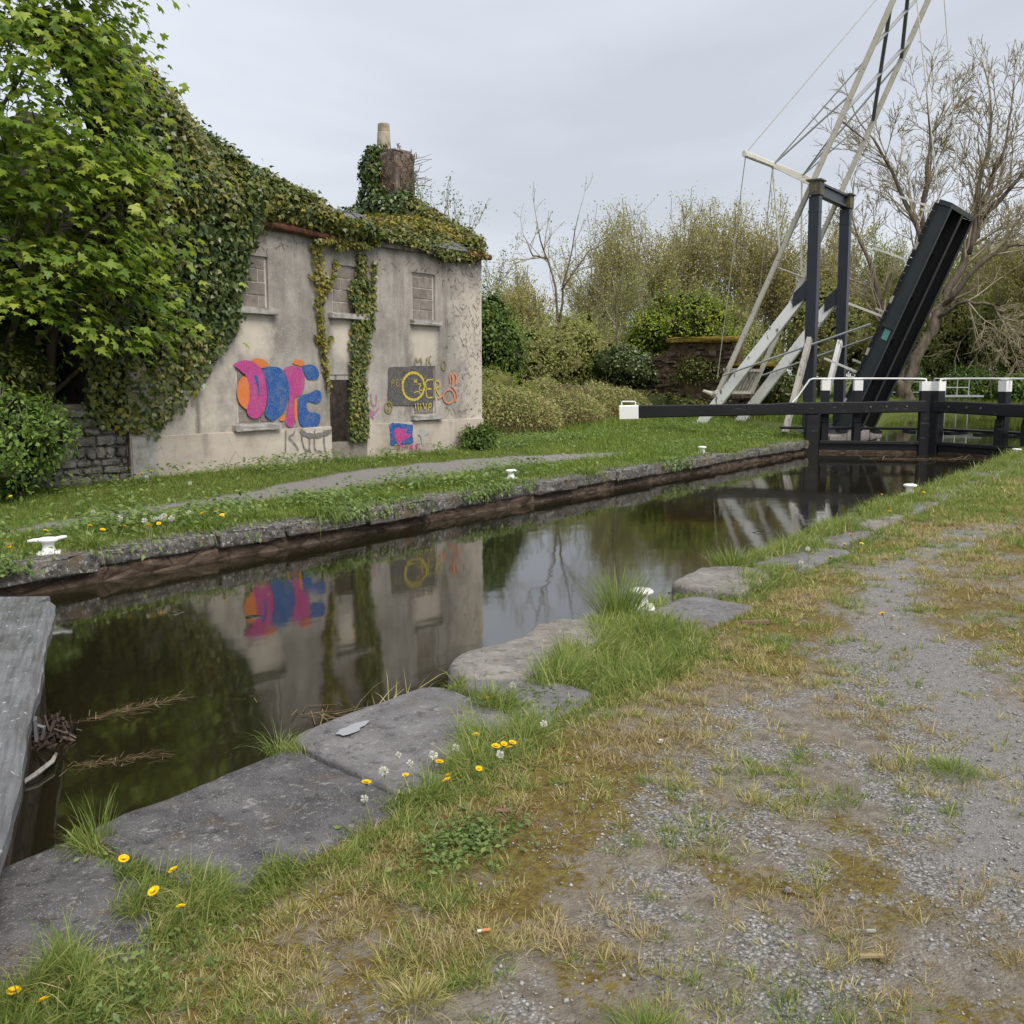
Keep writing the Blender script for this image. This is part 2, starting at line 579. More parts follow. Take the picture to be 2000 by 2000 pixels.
# ground: masks come in as attributes, detail from nodes
def make_ground():
    t = NT('ground')
    v = t.pos()
    peb = t.voro(95, v, out='Color')
    sp = t.n('ShaderNodeSeparateColor'); t.l(peb, sp.inputs[0])
    pd = t.voro(95, v)
    pebc = t.ramp(sp.outputs[0], [(0, (.2, .185, .165)), (.5, (.345, .33, .31)), (.85, (.46, .45, .435)), (1, (.58, .56, .53))])
    gap = t.ramp(pd, [(.25, 1.0), (.7, .45)])
    gravel = t.mix(1.0, pebc, gap, 'MULTIPLY')
    earth = t.ramp(t.noise(14, 6, .65, v), [(.3, (.15, .125, .095)), (.55, (.26, .225, .185)), (.75, (.36, .325, .28))])
    moss = t.ramp(t.noise(34, 6, .75, v), [(.3, (.075, .05, .016)), (.48, (.16, .115, .032)), (.62, (.225, .185, .045)), (.8, (.31, .275, .075))])
    green = t.ramp(t.noise(9, 5, .6, v), [(.3, (.06, .085, .02)), (.55, (.11, .14, .032)), (.75, (.17, .19, .05))])
    path = t.ramp(t.noise(30, 6, .7, v), [(.3, (.2, .19, .18)), (.6, (.29, .275, .265)), (.8, (.36, .345, .335))])
    n1 = t.noise(7, 6, .65, v)
    n2 = t.noise(38, 4, .6, v)
    mot = t.math('ADD', t.math('MULTIPLY', t.math('SUBTRACT', n1, .5), 1.6), t.math('MULTIPLY', t.math('SUBTRACT', n2, .5), 1.4))

    def msk(a, sharp=3.0):
        return t.math('ADD', t.math('MULTIPLY', t.math('SUBTRACT', t.math('ADD', t.attr(a), mot), .5), sharp), .5, True)
    c = earth
    c = t.mix(msk('gravel'), c, gravel)
    c = t.mix(msk('moss'), c, moss)
    c = t.mix(msk('green'), c, green)
    c = t.mix(msk('path', 2.0), c, path)
    h = t.math('ADD', t.math('MULTIPLY', t.math('SUBTRACT', 1.0, pd), .6), t.math('ADD', t.math('MULTIPLY', n2, .8), t.noise(130, 4, .7, v)))
    return t.done(t.princ(c, .9, .2, 0, t.bump(h, .8, .014)))


M['ground'] = make_ground()


def make_render():
    t = NT('cottage_render')
    v = t.pos()
    base = t.ramp(t.noise(1.7, 8, .72, v), [(.3, (.21, .19, .175)), (.5, (.34, .315, .29)), (.7, (.47, .44, .405))])
    streak = t.noise(3.2, 5, .65, t.pos((1, 1, .14)))
    base = t.mix(t.ramp(streak, [(.48, 0.0), (.7, .7)]), base, (.17, .155, .14))
    clean = t.ramp(t.noise(2.2, 4, .6, v), [(.3, (.5, .45, .385)), (.7, (.62, .56, .49))])
    cm = t.math('ADD', t.math('MULTIPLY', t.math('SUBTRACT', t.math('ADD', t.attr('clean'), t.math('MULTIPLY', t.math('SUBTRACT', t.noise(4, 7, .68, v), .5), 1.5)), .5), 1.8), .5, True)
    base = t.mix(cm, base, clean)
    dm = t.math('ADD', t.attr('damp'), t.math('MULTIPLY', t.math('SUBTRACT', t.noise(6, 5, .6, v), .5), .8))
    base = t.mix(t.math('MULTIPLY', t.math('SUBTRACT', dm, .35), 1.3, True), base, (.12, .115, .105))
    sp = t.voro(26, v)
    spot = t.math('MULTIPLY', t.math('LESS_THAN', sp, .16), t.math('GREATER_THAN', t.noise(2.0, 3, .5, v), .47))
    base = t.mix(t.math('MULTIPLY', spot, .75), base, (.66, .64, .62))
    pit = t.math('LESS_THAN', t.voro(33, t.pos((1, 1, 1.3))), .1)
    base = t.mix(t.math('MULTIPLY', pit, .5), base, (.1, .09, .085))
    h = t.math('ADD', t.noise(70, 3, .6, v), t.math('MULTIPLY', spot, .8))
    return t.done(t.princ(base, .92, .15, 0, t.bump(h, .55, .012)))


M['render'] = make_render()


def make_plinth():
    t = NT('plinth_render')
    v = t.pos()
    c = t.ramp(t.noise(1.3, 6, .6, v), [(.28, (.30, .26, .225)), (.46, (.49, .43, .37)), (.72, (.6, .545, .475))])
    c = t.mix(t.ramp(t.noise(4, 5, .65, t.pos((1, 1, .3))), [(.56, 0.0), (.74, .6)]), c, (.22, .2, .18))
    cr = t.voro(1.3, t.pos((1, 1, .7)), feature='DISTANCE_TO_EDGE')
    c = t.mix(t.math('MULTIPLY', t.math('LESS_THAN', cr, .003), .4), c, (.12, .1, .09))
    zg = t.n('ShaderNodeSeparateXYZ'); t.l(v, zg.inputs[0])
    spl = t.math('MULTIPLY', t.math('SUBTRACT', t.math('ADD', .12, t.math('MULTIPLY', t.noise(6, 4, .6, v), .22)), zg.outputs[2]), 4.0, True)
    c = t.mix(t.math('MULTIPLY', spl, .5), c, (.2, .18, .14))
    return t.done(t.princ(c, .9, .15, 0, t.bump(t.noise(45, 4, .6, v), .35, .01)))


M['plinth'] = make_plinth()
M['concrete_block'] = m_simple('concrete_block', [(.2, .175, .155), (.27, .24, .215), (.33, .295, .265)], 9, .95, .1, .6, .01, rvar=.35)
M['mortar'] = m_simple('mortar', [(.4, .38, .35), (.5, .47, .44), (.58, .55, .52)], 12, .95, .1, .6, .01)
M['sill'] = m_simple('sill_stone', [(.22, .215, .2), (.36, .345, .325), (.46, .44, .42)], 7, .9, .15, .5, .01)
M['rust'] = m_simple('rusty_iron', [(.05, .028, .02), (.12, .05, .032), (.2, .085, .05)], 7, .8, .3, .5, .008)
M['fascia'] = m_simple('fascia', [(.06, .055, .05), (.12, .11, .1), (.24, .22, .2)], 6, .85, .2, .4, .008, stretch=(.6, 1, 2))
M['slate'] = m_simple('roof_slate', [(.085, .09, .1), (.15, .155, .165), (.22, .225, .23)], 8, .6, .4, .3, .006, rvar=.4)
M['brick_old'] = m_simple('chimney_stone', [(.13, .11, .095), (.22, .18, .155), (.31, .265, .235)], 9, .95, .1, .8, .02)
M['pot'] = m_simple('chimney_pot', [(.24, .21, .16), (.4, .35, .27), (.5, .45, .36)], 6, .85, .2, .4, .008)
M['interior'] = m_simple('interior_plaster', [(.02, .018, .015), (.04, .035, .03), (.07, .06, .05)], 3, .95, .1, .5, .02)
M['rubble'] = m_simple('rubble_stone', [(.13, .12, .11), (.24, .225, .205), (.37, .35, .32)], 6, .95, .1, .9, .03, rvar=.5)
M['rubble_mortar'] = m_simple('rubble_mortar', [(.12, .11, .095), (.2, .185, .16), (.28, .26, .23)], 8, .95, .1, .9, .03)


def make_coping(name, top, lich, brown, blot=.6):
    t = NT(name)
    v = t.pos()
    c = t.ramp(t.noise(5, 7, .65, v), [(.3, top[0]), (.52, top[1]), (.75, top[2])])
    sp = t.noise(26, 5, .7, v)
    c = t.mix(t.ramp(sp, [(.55 if blot > .9 else .58, 0.0), (.64, lich)]), c, (.46, .44, .41))
    c = t.mix(t.ramp(t.noise(17, 5, .7, t.pos((1, 1, 1.4))), [(.5 if blot > .9 else .56, 0.0), (.62, blot * .95)]), c, (.035, .032, .03))
    c = t.mix(t.ramp(t.noise(3.1, 5, .6, v), [(.55, 0.0), (.68, brown)]), c, (.14, .095, .05))
    gr = t.math('LESS_THAN', t.voro(110, v), .2)
    c = t.mix(t.math('MULTIPLY', gr, t.math('MULTIPLY', t.noise(4, 3, .6, v), 1.1)), c, (.46, .45, .45))
    c = t.mix(t.math('MULTIPLY', t.math('LESS_THAN', t.voro(75, t.pos((1.1, .9, 1.2))), .15), .55), c, (.05, .047, .045))
    h = t.math('ADD', t.noise(40, 5, .65, v), t.math('MULTIPLY', t.noise(8, 4, .6, v), 1.2))
    rg = t.ramp(t.noise(2.4, 4, .6, v), [(.35, .5), (.7, .85)])
    return t.done(t.princ(c, rg, .35, 0, t.bump(h, .55, .014)))


M['slab'] = make_coping('limestone_slab', [(.105, .1, .102), (.165, .158, .16), (.235, .225, .225)], .3, .5)
M['slab_dark'] = make_coping('limestone_slab_dark', [(.055, .052, .053), (.1, .096, .097), (.16, .153, .153)], .35, .55, .75)
M['slab_pale'] = make_coping('limestone_slab_pale', [(.13, .12, .11), (.22, .2, .18), (.33, .31, .28)], .5, .4)
M['coping'] = make_coping('coping_stone', [(.05, .046, .042), (.13, .12, .11), (.27, .25, .225)], 1.0, .8, 1.0)


def make_lockwall():
    t = NT('lock_masonry')
    v = t.pos()
    c = t.ramp(t.noise(7, 7, .7, t.pos((1, 1, 2))), [(.28, (.06, .038, .024)), (.46, (.16, .11, .075)), (.62, (.28, .21, .16)), (.8, (.42, .36, .3))])
    j = t.voro(3.4, t.pos((.8, 1, 2.2)), feature='DISTANCE_TO_EDGE')
    c = t.mix(t.math('MULTIPLY', t.math('LESS_THAN', j, .035), .7), c, (.03, .02, .014))
    zz = t.n('ShaderNodeSeparateXYZ'); t.l(v, zz.inputs[0])
    wet = t.math('MULTIPLY', t.math('SUBTRACT', WATER + .10, t.math('SUBTRACT', zz.outputs[2], t.math('MULTIPLY', t.noise(9, 3), .1))), 14, True)
    c = t.mix(t.math('MULTIPLY', wet, .65), c, (.035, .022, .014))
    h = t.math('ADD', t.noise(22, 6, .7, v), t.math('MULTIPLY', j, 3))
    return t.done(t.princ(c, .75, .35, 0, t.bump(h, .8, .03)))


M['lock_wall'] = make_lockwall()


def make_paint(name, col, chip, amt, rough=.45, bump=.3, stretch=(1, 1, 1), scale=9):
    t = NT(name)
    v = t.pos(stretch)
    c = t.mix(t.ramp(t.noise(3, 4, .6, v), [(.3, 0.0), (.75, .5)]), col, tuple(min(1, x * 1.5 + .01) for x in col))
    ch = t.ramp(t.noise(scale, 6, .7, v), [(amt, 0.0), (amt + .04, 1.0)])
    c = t.mix(ch, c, chip)
    h = t.math('ADD', t.noise(45, 4, .6, v), t.math('MULTIPLY', ch, -.8))
    return t.done(t.princ(c, rough, .4, 0, t.bump(h, bump, .006)))


M['black_timber'] = make_paint('black_painted_timber', (.006, .006, .008), (.075, .07, .068), .635, .5, .6, (.35, .35, 1.4))
M['white_timber'] = make_paint('white_paint', (.86, .86, .84), (.42, .39, .34), .68, .5, .3)
M['white_worn'] = make_paint('weathered_white_paint', (.78, .78, .76), (.2, .18, .155), .575, .7, .5, (1, 1, .35), 7)
M['grey_wood'] = make_paint('bare_grey_wood', (.34, .32, .29), (.17, .155, .135), .55, .85, .6, (1, 1, .15), 8)
M['blue_steel'] = make_paint('dark_blue_steel', (.022, .026, .036), (.055, .055, .06), .7, .4, .2)
M['deck_steel'] = make_paint('deck_steel', (.022, .03, .034), (.05, .045, .04), .68, .45, .2)
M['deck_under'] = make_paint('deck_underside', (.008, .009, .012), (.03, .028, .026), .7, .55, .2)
M['cream_steel'] = make_paint('cream_painted_steel', (.6, .585, .53), (.22, .17, .1), .62, .55, .2)
M['dark_cream'] = make_paint('lichened_steel', (.47, .45, .39), (.24, .2, .13), .6, .7, .3)
M['grey_steel'] = make_paint('grey_steel', (.3, .31, .32), (.2, .17, .14), .7, .45, .2)
M['dark_steel'] = make_paint('dark_stay', (.11, .115, .13), (.2, .15, .1), .7, .5, .2)
M['mossy_steel'] = make_paint('mossy_steel', (.06, .06, .055), (.14, .125, .05), .5, .7, .3)
M['cable'] = make_paint('steel_cable', (.46, .44, .39), (.3, .27, .22), .6, .5, .1)
M['white_iron'] = make_paint('white_painted_iron', (.8, .8, .79), (.35, .2, .1), .71, .4, .3)
M['teal'] = make_paint('teal_plate', (.1, .26, .25), (.3, .36, .35), .6, .5, .1)


def make_gate_plank():
    t = NT('weathered_gate_timber')
    v = t.pos((1, 1, 1), (0, 0, R(-56)))
    g = t.noise(11, 6, .65, t.pos((.35, 3.0, 1), (0, 0, R(-56))))
    mp = t.pos((.25, 5, 5), (0, 0, R(-56)))
    grain = t.noise(9, 5, .65, mp)
    c = t.ramp(grain, [(.28, (.075, .075, .08)), (.5, (.16, .162, .17)), (.75, (.25, .253, .265))])
    c = t.mix(t.ramp(t.noise(6, 6, .65, v), [(.5, 0.0), (.7, .6)]), c, (.1, .095, .095))
    sp = t.ramp(t.noise(34, 4, .6, v), [(.64, 0.0), (.69, .85)])
    c = t.mix(sp, c, (.55, .555, .57))
    rg = t.ramp(t.noise(5, 4, .6, v), [(.4, .25), (.65, .7)])
    return t.done(t.princ(c, rg, .5, 0, t.bump(t.math('ADD', grain, t.math('MULTIPLY', sp, .3)), .5, .008)))


M['gate_plank'] = make_gate_plank()
PAINT = {}
for k_, col in dict(orange=(.62, .17, .035), magenta=(.42, .045, .22), blue=(.012, .085, .3), yellow=(.52, .42, .04), black=(.075, .072, .072),
                    grey=(.16, .155, .155), palegrey=(.36, .38, .4), salmon=(.62, .24, .13), olive=(.25, .2, .04), navy=(.02, .03, .09), faintmag=(.45, .17, .33)).items():
    t = NT('graffiti_' + k_)
    v = t.pos()
    c = t.mix(t.ramp(t.noise(5, 5, .6, v), [(.35, 0.0), (.7, .45)]), col, tuple(min(1, x * 1.35 + .02) for x in col))
    c = t.mix(t.ramp(t.noise(48, 4, .7, v), [(.52, 0.0), (.68, .7)]), c, (.36, .33, .31))
    c = t.mix(t.ramp(t.noise(7, 7, .75, v), [(.5, 0.0), (.78, .5)]), c, (.3, .275, .26))
    PAINT[k_] = t.done(t.princ(c, .8, .2, 0, t.bump(t.noise(70, 3, .6, v), .5, .01)))

# ------------------------------------------------------------------ the setting: ground, water
rng = np.random.default_rng(7)


def far_edge(x):
    return ip(x, [(-40, 8.3), (29.3, 8.3), (30, 8.9), (34, 9.6), (42, 11.4), (48, 12.6), (50, 12.2), (52, 10.5), (53, 8.2), (57, 5.5), (64, 4.0), (500, 3.0)])


def near_edge(x):
    return ip(x, [(-40, 2.62), (24, 2.62), (40, 2.5), (52, 1.6), (64, .5), (500, -2)])


def path_c(x): return ip(x, [(-20, 9.3), (4.7, 9.3), (8.4, 9.6), (11.2, 9.9), (14.5, 9.75), (17, 9.4), (40, 9.3)])
def path_w(x): return ip(x, [(-20, .12), (4.7, .12), (7.5, .14), (9, .3), (11.2, .46), (14.5, .42), (16.5, .28), (17.8, 0), (40, 0)])


def ground_z(x, y):
    x = np.asarray(x, float); y = np.asarray(y, float)
    fe, ne = far_edge(x), near_edge(x)
    d = np.minimum(fe - y, y - ne)
    w = np.where(x < 24.6, .06, .9)
    drop = np.clip(d / w, 0, 1); drop = drop * drop * (3 - 2 * drop)
    far = y > 5
    base = np.where(far, .012 + .05 * (fbm(x * .7, y * .7, 3) - .5) + PLOT_UP * sstep(8.7, 11.1, y) + .35 * sstep(14, 24, y) + .5 * sstep(24, 60, y),
                    -.005 + .035 * (fbm(x * 1.3, y * 1.3, 5) - .5) + .012 * (fbm(x * 7, y * 7, 9) - .5))
    base = np.where(far, base, base - .02 * sstep(2.2, 2.5, y) * (x < 24))
    return base * (1 - drop) + (-1.1) * drop


def track(x, y):
    yt = ip(x, [(2.0, .2), (3, .38), (4, .6), (5, .9), (6.5, 1.65), (8, 2.0), (10, 1.95), (14, 1.9)])
    w = ip(x, [(2.0, .2), (4, .34), (5.5, .42), (7, .25), (10, .2), (14, .2)])
    return np.exp(-((y - yt + .25 * (fbm(np.asarray(x) * 2, np.asarray(y) * 2, 151) - .5)) / w) ** 2) * sstep(2.2, 3.6, x) * (1 - sstep(9, 14, x)) * (np.asarray(y) < 5)


def masks(x, y):
    """gravel, moss, green(living turf), path, in 0..1"""
    x = np.asarray(x, float); y = np.asarray(y, float)
    far = y > 5
    pth = 1 - sstep(-.12, .12, np.abs(y - path_c(x)) - path_w(x) + .25 * (fbm(x * 1.7, y * 2.2, 21) - .5))
    pth = np.where(far & (path_w(x) > .02), pth, 0)
    lush = near_lush(x, y)
    gc = ip(x, [(0, .8), (2.3, 1.0), (3.5, 1.2), (4.8, 1.1), (5.6, 1.6), (7, 1.9), (8.9, 2.1), (11, 1.75), (16, 1.7), (30, 1.2)])
    gw = ip(x, [(0, .7), (2.3, .7), (4.8, .75), (7, .42), (9, .35), (12, .32), (16, .3), (30, .3)])
    nz = fbm(x * 2.2, y * 2.2, 31) - .5
    n3 = fbm(x * 6.5, y * 6.5, 33) - .5
    band = 1 - sstep(.3, 1.3, np.abs(y - gc) / gw)
    bare = track(x, y)
    gravel = np.clip(.12 + .38 * band + .5 * bare + 1.3 * nz + 1.3 * n3, 0, 1)
    gravel = np.where(far, 0, gravel)
    moss = np.clip(.5 + 1.5 * (fbm(x * 1.6 + 7, y * 1.6, 41) - .5) + 1.2 * (fbm(x * 5 + 7, y * 5, 43) - .5) - .5 * bare - .25 * band + .25 * sstep(1.3, 2.2, y), 0, 1)
    moss = np.where(far, .1, moss)
    green = np.where(far, 1 - pth, np.clip(lush * 1.1 + .55 * sstep(9, 22, x) * (1 - gravel), 0, 1))
    return gravel, moss, green, np.where(far, pth, .72 * track(x, y) ** 1.5)


def near_lush(x, y):
    """strong green grass behind and between the coping slabs of the near bank"""
    x = np.asarray(x, float); y = np.asarray(y, float)
    lo = ip(x, [(0, 2.2), (1.2, 2.2), (1.7, 2.25), (2.3, 2.3), (2.6, 2.22), (3.2, 2.2), (3.7, 2.25), (4.4, 2.2), (5.3, 2.3), (6, 2.55), (7.5, 2.5), (9.5, 2.6), (14, 2.55), (24, 2.3), (60, 2.0)])
    w = .16 + .25 * (fbm(x * 2.1, y * 2.1, 51) - .3)
    return np.where(y < 5, sstep(-.02, 1, (y - lo + .12) / np.maximum(w, .05)), 0)


xs = np.concatenate([-np.geomspace(400, 1, 14), np.arange(-.8, .5, .2), np.arange(.5, 6, .05), np.arange(6, 26, .15), np.arange(26, 60, .4), np.geomspace(60, 600, 26)])
ys = np.concatenate([-np.geomspace(300, 3, 22), np.arange(-2.8, .2, .12), np.arange(.2, 2.55, .05), [2.56, 2.59, 2.61, 2.63, 2.66, 2.69, 2.75, 3.2, 4, 5.5, 7, 7.8, 8.1, 8.2, 8.24, 8.27, 8.29, 8.31, 8.34, 8.4],
                     np.arange(8.5, 13.2, .1), np.arange(13.3, 36, .5), np.geomspace(36, 600, 24)])
GX, GY = np.meshgrid(xs, ys, indexing='ij')
GZ = ground_z(GX, GY)
nx, ny = GX.shape
V = np.stack([GX.ravel(), GY.ravel(), GZ.ravel()], 1)
I = (np.arange(nx - 1)[:, None] * ny + np.arange(ny - 1)[None]).ravel()
F = np.stack([I, I + ny, I + ny + 1, I + 1], 1)
g_obj = obj('ground', (V, F), M['ground'], smooth=True, kind='structure', origin=(0, 0, 0))
for nm_, a_ in zip(('gravel', 'moss', 'green', 'path'), masks(GX.ravel(), GY.ravel())):
    at_ = g_obj.data.attributes.new(nm_, 'FLOAT', 'POINT')
    at_.data.foreach_set('value', np.asarray(a_, np.float32))

mb = MB()
mb.add([(-60, 1.4, WATER), (130, 1.4, WATER), (130, 16, WATER), (-60, 16, WATER)], [(0, 1, 2, 3)])
obj('water', mb, M['water'], kind='structure', origin=(0, 0, WATER))

# ------------------------------------------------------------------ lock chamber walls
wall_far = empty('lock_wall', (13, 7.95, -1), 'far lock wall of brown masonry with a row of lichened grey coping stones', 'lock wall')
X_ = np.arange(.5, 24.3, .05); Z_ = np.concatenate([[-1.2], np.arange(-.60, -.10, .022)])
GX2, GZ2 = np.meshgrid(X_, Z_, indexing='ij')
dsp = .08 * (fbm(GX2 * 2.2, GZ2 * 6, 61) - .5) + .07 * (fbm(GX2 * 9, GZ2 * 18, 62, 5) - .5)
V = np.stack([GX2, 7.955 - dsp + .25 * np.minimum(GZ2 + .12, 0), GZ2], 2).reshape(-1, 3)
n2 = len(Z_)
I = (np.arange(len(X_) - 1)[:, None] * n2 + np.arange(n2 - 1)[None]).ravel()
obj('masonry_face', (V, np.stack([I, I + 1, I + n2 + 1, I + n2], 1)), M['lock_wall'], wall_far, smooth=True)
x = 2.0; k = 0
while x < 24.1:
    ln = rng.uniform(.85, 1.55)
    x1 = min(x + ln, 24.25)
    if x1 - x > .3:
        dy = rng.uniform(-.05, .05); dz = rng.uniform(-.03, .02)
        gl = [-1, -.93, -.7, -.4, 0, .4, .7, .93, 1] if x < 18 else None
        P, Fb = block(x, x1 - rng.uniform(.008, .03), 7.87 + dy, 8.42 + rng.uniform(-.05, .06), -.15 - rng.uniform(0, .03), .005 + dz, .03, .010, 100 + k, gl)
        obj('coping_stone', (P, Fb), M['coping'], wall_far, smooth=True)
    x = x1; k += 1

wall_near = empty('lock_wall', (10, 3, -1), 'near lock wall topped with broad flat grey limestone slabs and tufts of grass', 'lock wall')
V = np.stack([GX2, 2.93 + dsp * .6 + .08 * (GZ2 < -.3) * (GZ2 + .3), GZ2], 2).reshape(-1, 3)
obj('masonry_face', (V, np.stack([I, I + n2, I + n2 + 1, I + 1], 1)), M['lock_wall'], wall_near, smooth=True)


def slab(pts, z1, z0, mat, r=.05, rough=.006, seed=0, parent=None, name='coping_slab', tilt=0.0):
    """flat stone with an irregular outline (list of xy, counter-clockwise) and worn rounded rim"""
    P = np.array(pts, float)
    # densify and smooth the outline
    D = []
    for a, b in zip(P, np.roll(P, -1, 0)):
        m = max(2, int(np.linalg.norm(b - a) / .05))
        for q in range(m):
            D.append(a + (b - a) * q / m)
    D = np.array(D)
    for _ in range(1):
        D = (np.roll(D, 1, 0) + 2 * D + np.roll(D, -1, 0)) / 4
    rg = np.random.default_rng(seed)
    c = D.mean(0); n = len(D)
    nz = fbm(D[:, 0] * 6 + seed, D[:, 1] * 6, 71) - .5
    D = D + nrm(D - c) * nz[:, None] * (.03 if seed < 3 else .1)
    rings = []
    dist = lambda q: np.linalg.norm(q - c, axis=1, keepdims=True)
    for ins, dz in ((0, z0 - z1), (0, -r * 1.1), (r * .3, -r * .45), (r * .9, -r * .08), (r * 2.2, 0)):
        rings.append((np.array(c) + (D - c) * (1 - ins / dist(D)), dz))
    for f_ in (.72, .45, .2):
        rings.append((c + (rings[4][0] - c) * f_, 0))
    V = []
    for q, dz in rings:
        z = z1 + dz + .014 * (fbm(q[:, 0] * 3, q[:, 1] * 3, 80 + seed) - .5) + .008 * (fbm(q[:, 0] * 14, q[:, 1] * 14, 90 + seed) - .5)
        z = z + tilt * (q[:, 1] - c[1])
        V.append(np.column_stack([q, z]))
    V = np.concatenate(V)
    V = np.vstack([V, [*c, z1 + tilt * 0]])
    Fc = []
    for i in range(len(rings) - 1):
        for j in range(n):
            a, b = i * n + j, i * n + (j + 1) % n
            Fc.append((a, b, b + n, a + n))
    o = (len(rings) - 1) * n
    Fc += [(o + j, o + (j + 1) % n, len(V) - 1) for j in range(n)]
    return obj(name, (V, Fc), mat, parent, smooth=True)


SL = [  # outlines in metres, along the canal and across it
    ([(.75, 2.3), (1.55, 2.22), (1.74, 2.5), (1.79, 2.9), (1.78, 2.965), (1.3, 2.97), (.7, 2.98)], .012, 'slab_dark'),
    ([(1.80, 2.27), (2.62, 2.22), (2.70, 2.6), (2.76, 2.985), (2.52, 2.99), (2.2, 2.985), (1.82, 2.975)], .02, 'slab_dark'),
    ([(2.63, 2.3), (3.5, 2.26), (3.64, 2.6), (3.73, 2.95), (3.66, 3.05), (3.3, 3.07), (2.85, 3.06), (2.79, 3.0), (2.75, 2.75)], .03, 'slab'),
    ([(3.60, 2.32), (4.12, 2.32), (4.2, 2.8), (4.12, 2.98), (3.80, 2.98), (3.70, 2.7)], .012, 'slab'),
    ([(4.05, 2.7), (5.1, 2.7), (5.3, 3.05), (5.24, 3.22), (4.98, 3.26), (4.72, 3.17), (4.3, 3.25), (4.02, 3.19), (3.9, 3.04)], .035, 'slab_pale'),
    ([(5.45, 2.45), (6.35, 2.42), (6.4, 2.8), (6.25, 2.95), (5.6, 2.95)], .012, 'slab'),
    ([(6.55, 2.62), (7.55, 2.7), (7.6, 3.1), (7.3, 3.3), (6.65, 3.22)], .022, 'slab_pale'),
    ([(7.75, 2.6), (8.9, 2.55), (8.95, 3.08), (7.8, 3.12)], .006, 'slab'),
    ([(9.1, 2.7), (10.2, 2.7), (10.2, 3.12), (9.1, 3.14)], .0, 'slab'),
    ([(10.35, 2.7), (11.5, 2.72), (11.5, 3.2), (10.4, 3.22)], .016, 'slab_pale'),
    ([(11.7, 2.7), (13.0, 2.7), (13.0, 3.2), (11.7, 3.18)], .004, 'slab'),
    ([(13.2, 2.7), (14.6, 2.75), (14.6, 3.25), (13.2, 3.22)], .012, 'slab'),
    ([(14.8, 2.7), (16.4, 2.75), (16.4, 3.22), (14.8, 3.22)], .004, 'slab'),
    ([(16.6, 2.7), (18.2, 2.7), (18.2, 3.25), (16.6, 3.22)], .01, 'slab'),
    ([(18.4, 2.7), (20.2, 2.7), (20.2, 3.25), (18.4, 3.25)], .004, 'slab'),
    ([(20.4, 2.7), (22.2, 2.7), (22.2, 3.25), (20.4, 3.25)], .008, 'slab'),
    ([(22.4, 2.7), (23.9, 2.7), (23.9, 3.25), (22.4, 3.25)], .004, 'slab'),
]
for i_, (pts, z1, mk) in enumerate(SL):
    slab(pts, z1, -.22, M[mk], (.016 if mk != 'slab_pale' and i_ < 5 else .04), .006, i_, wall_near, tilt=(.03 if i_ == 4 else 0))
# thin rain puddle lying in a hollow of the third slab
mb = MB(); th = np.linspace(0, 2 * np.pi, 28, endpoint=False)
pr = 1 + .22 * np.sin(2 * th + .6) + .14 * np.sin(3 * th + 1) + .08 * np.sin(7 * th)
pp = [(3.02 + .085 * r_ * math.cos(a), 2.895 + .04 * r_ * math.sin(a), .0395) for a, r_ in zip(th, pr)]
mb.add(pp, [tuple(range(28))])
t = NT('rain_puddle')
M['puddle'] = t.done(t.princ((.3, .3, .31), .04, .5))  # pale base colour stands in for a bright sky reflection
obj('rain_puddle', mb, M['puddle'], kind='thing', label='small bright rain puddle lying on a grey coping slab', cat='puddle')

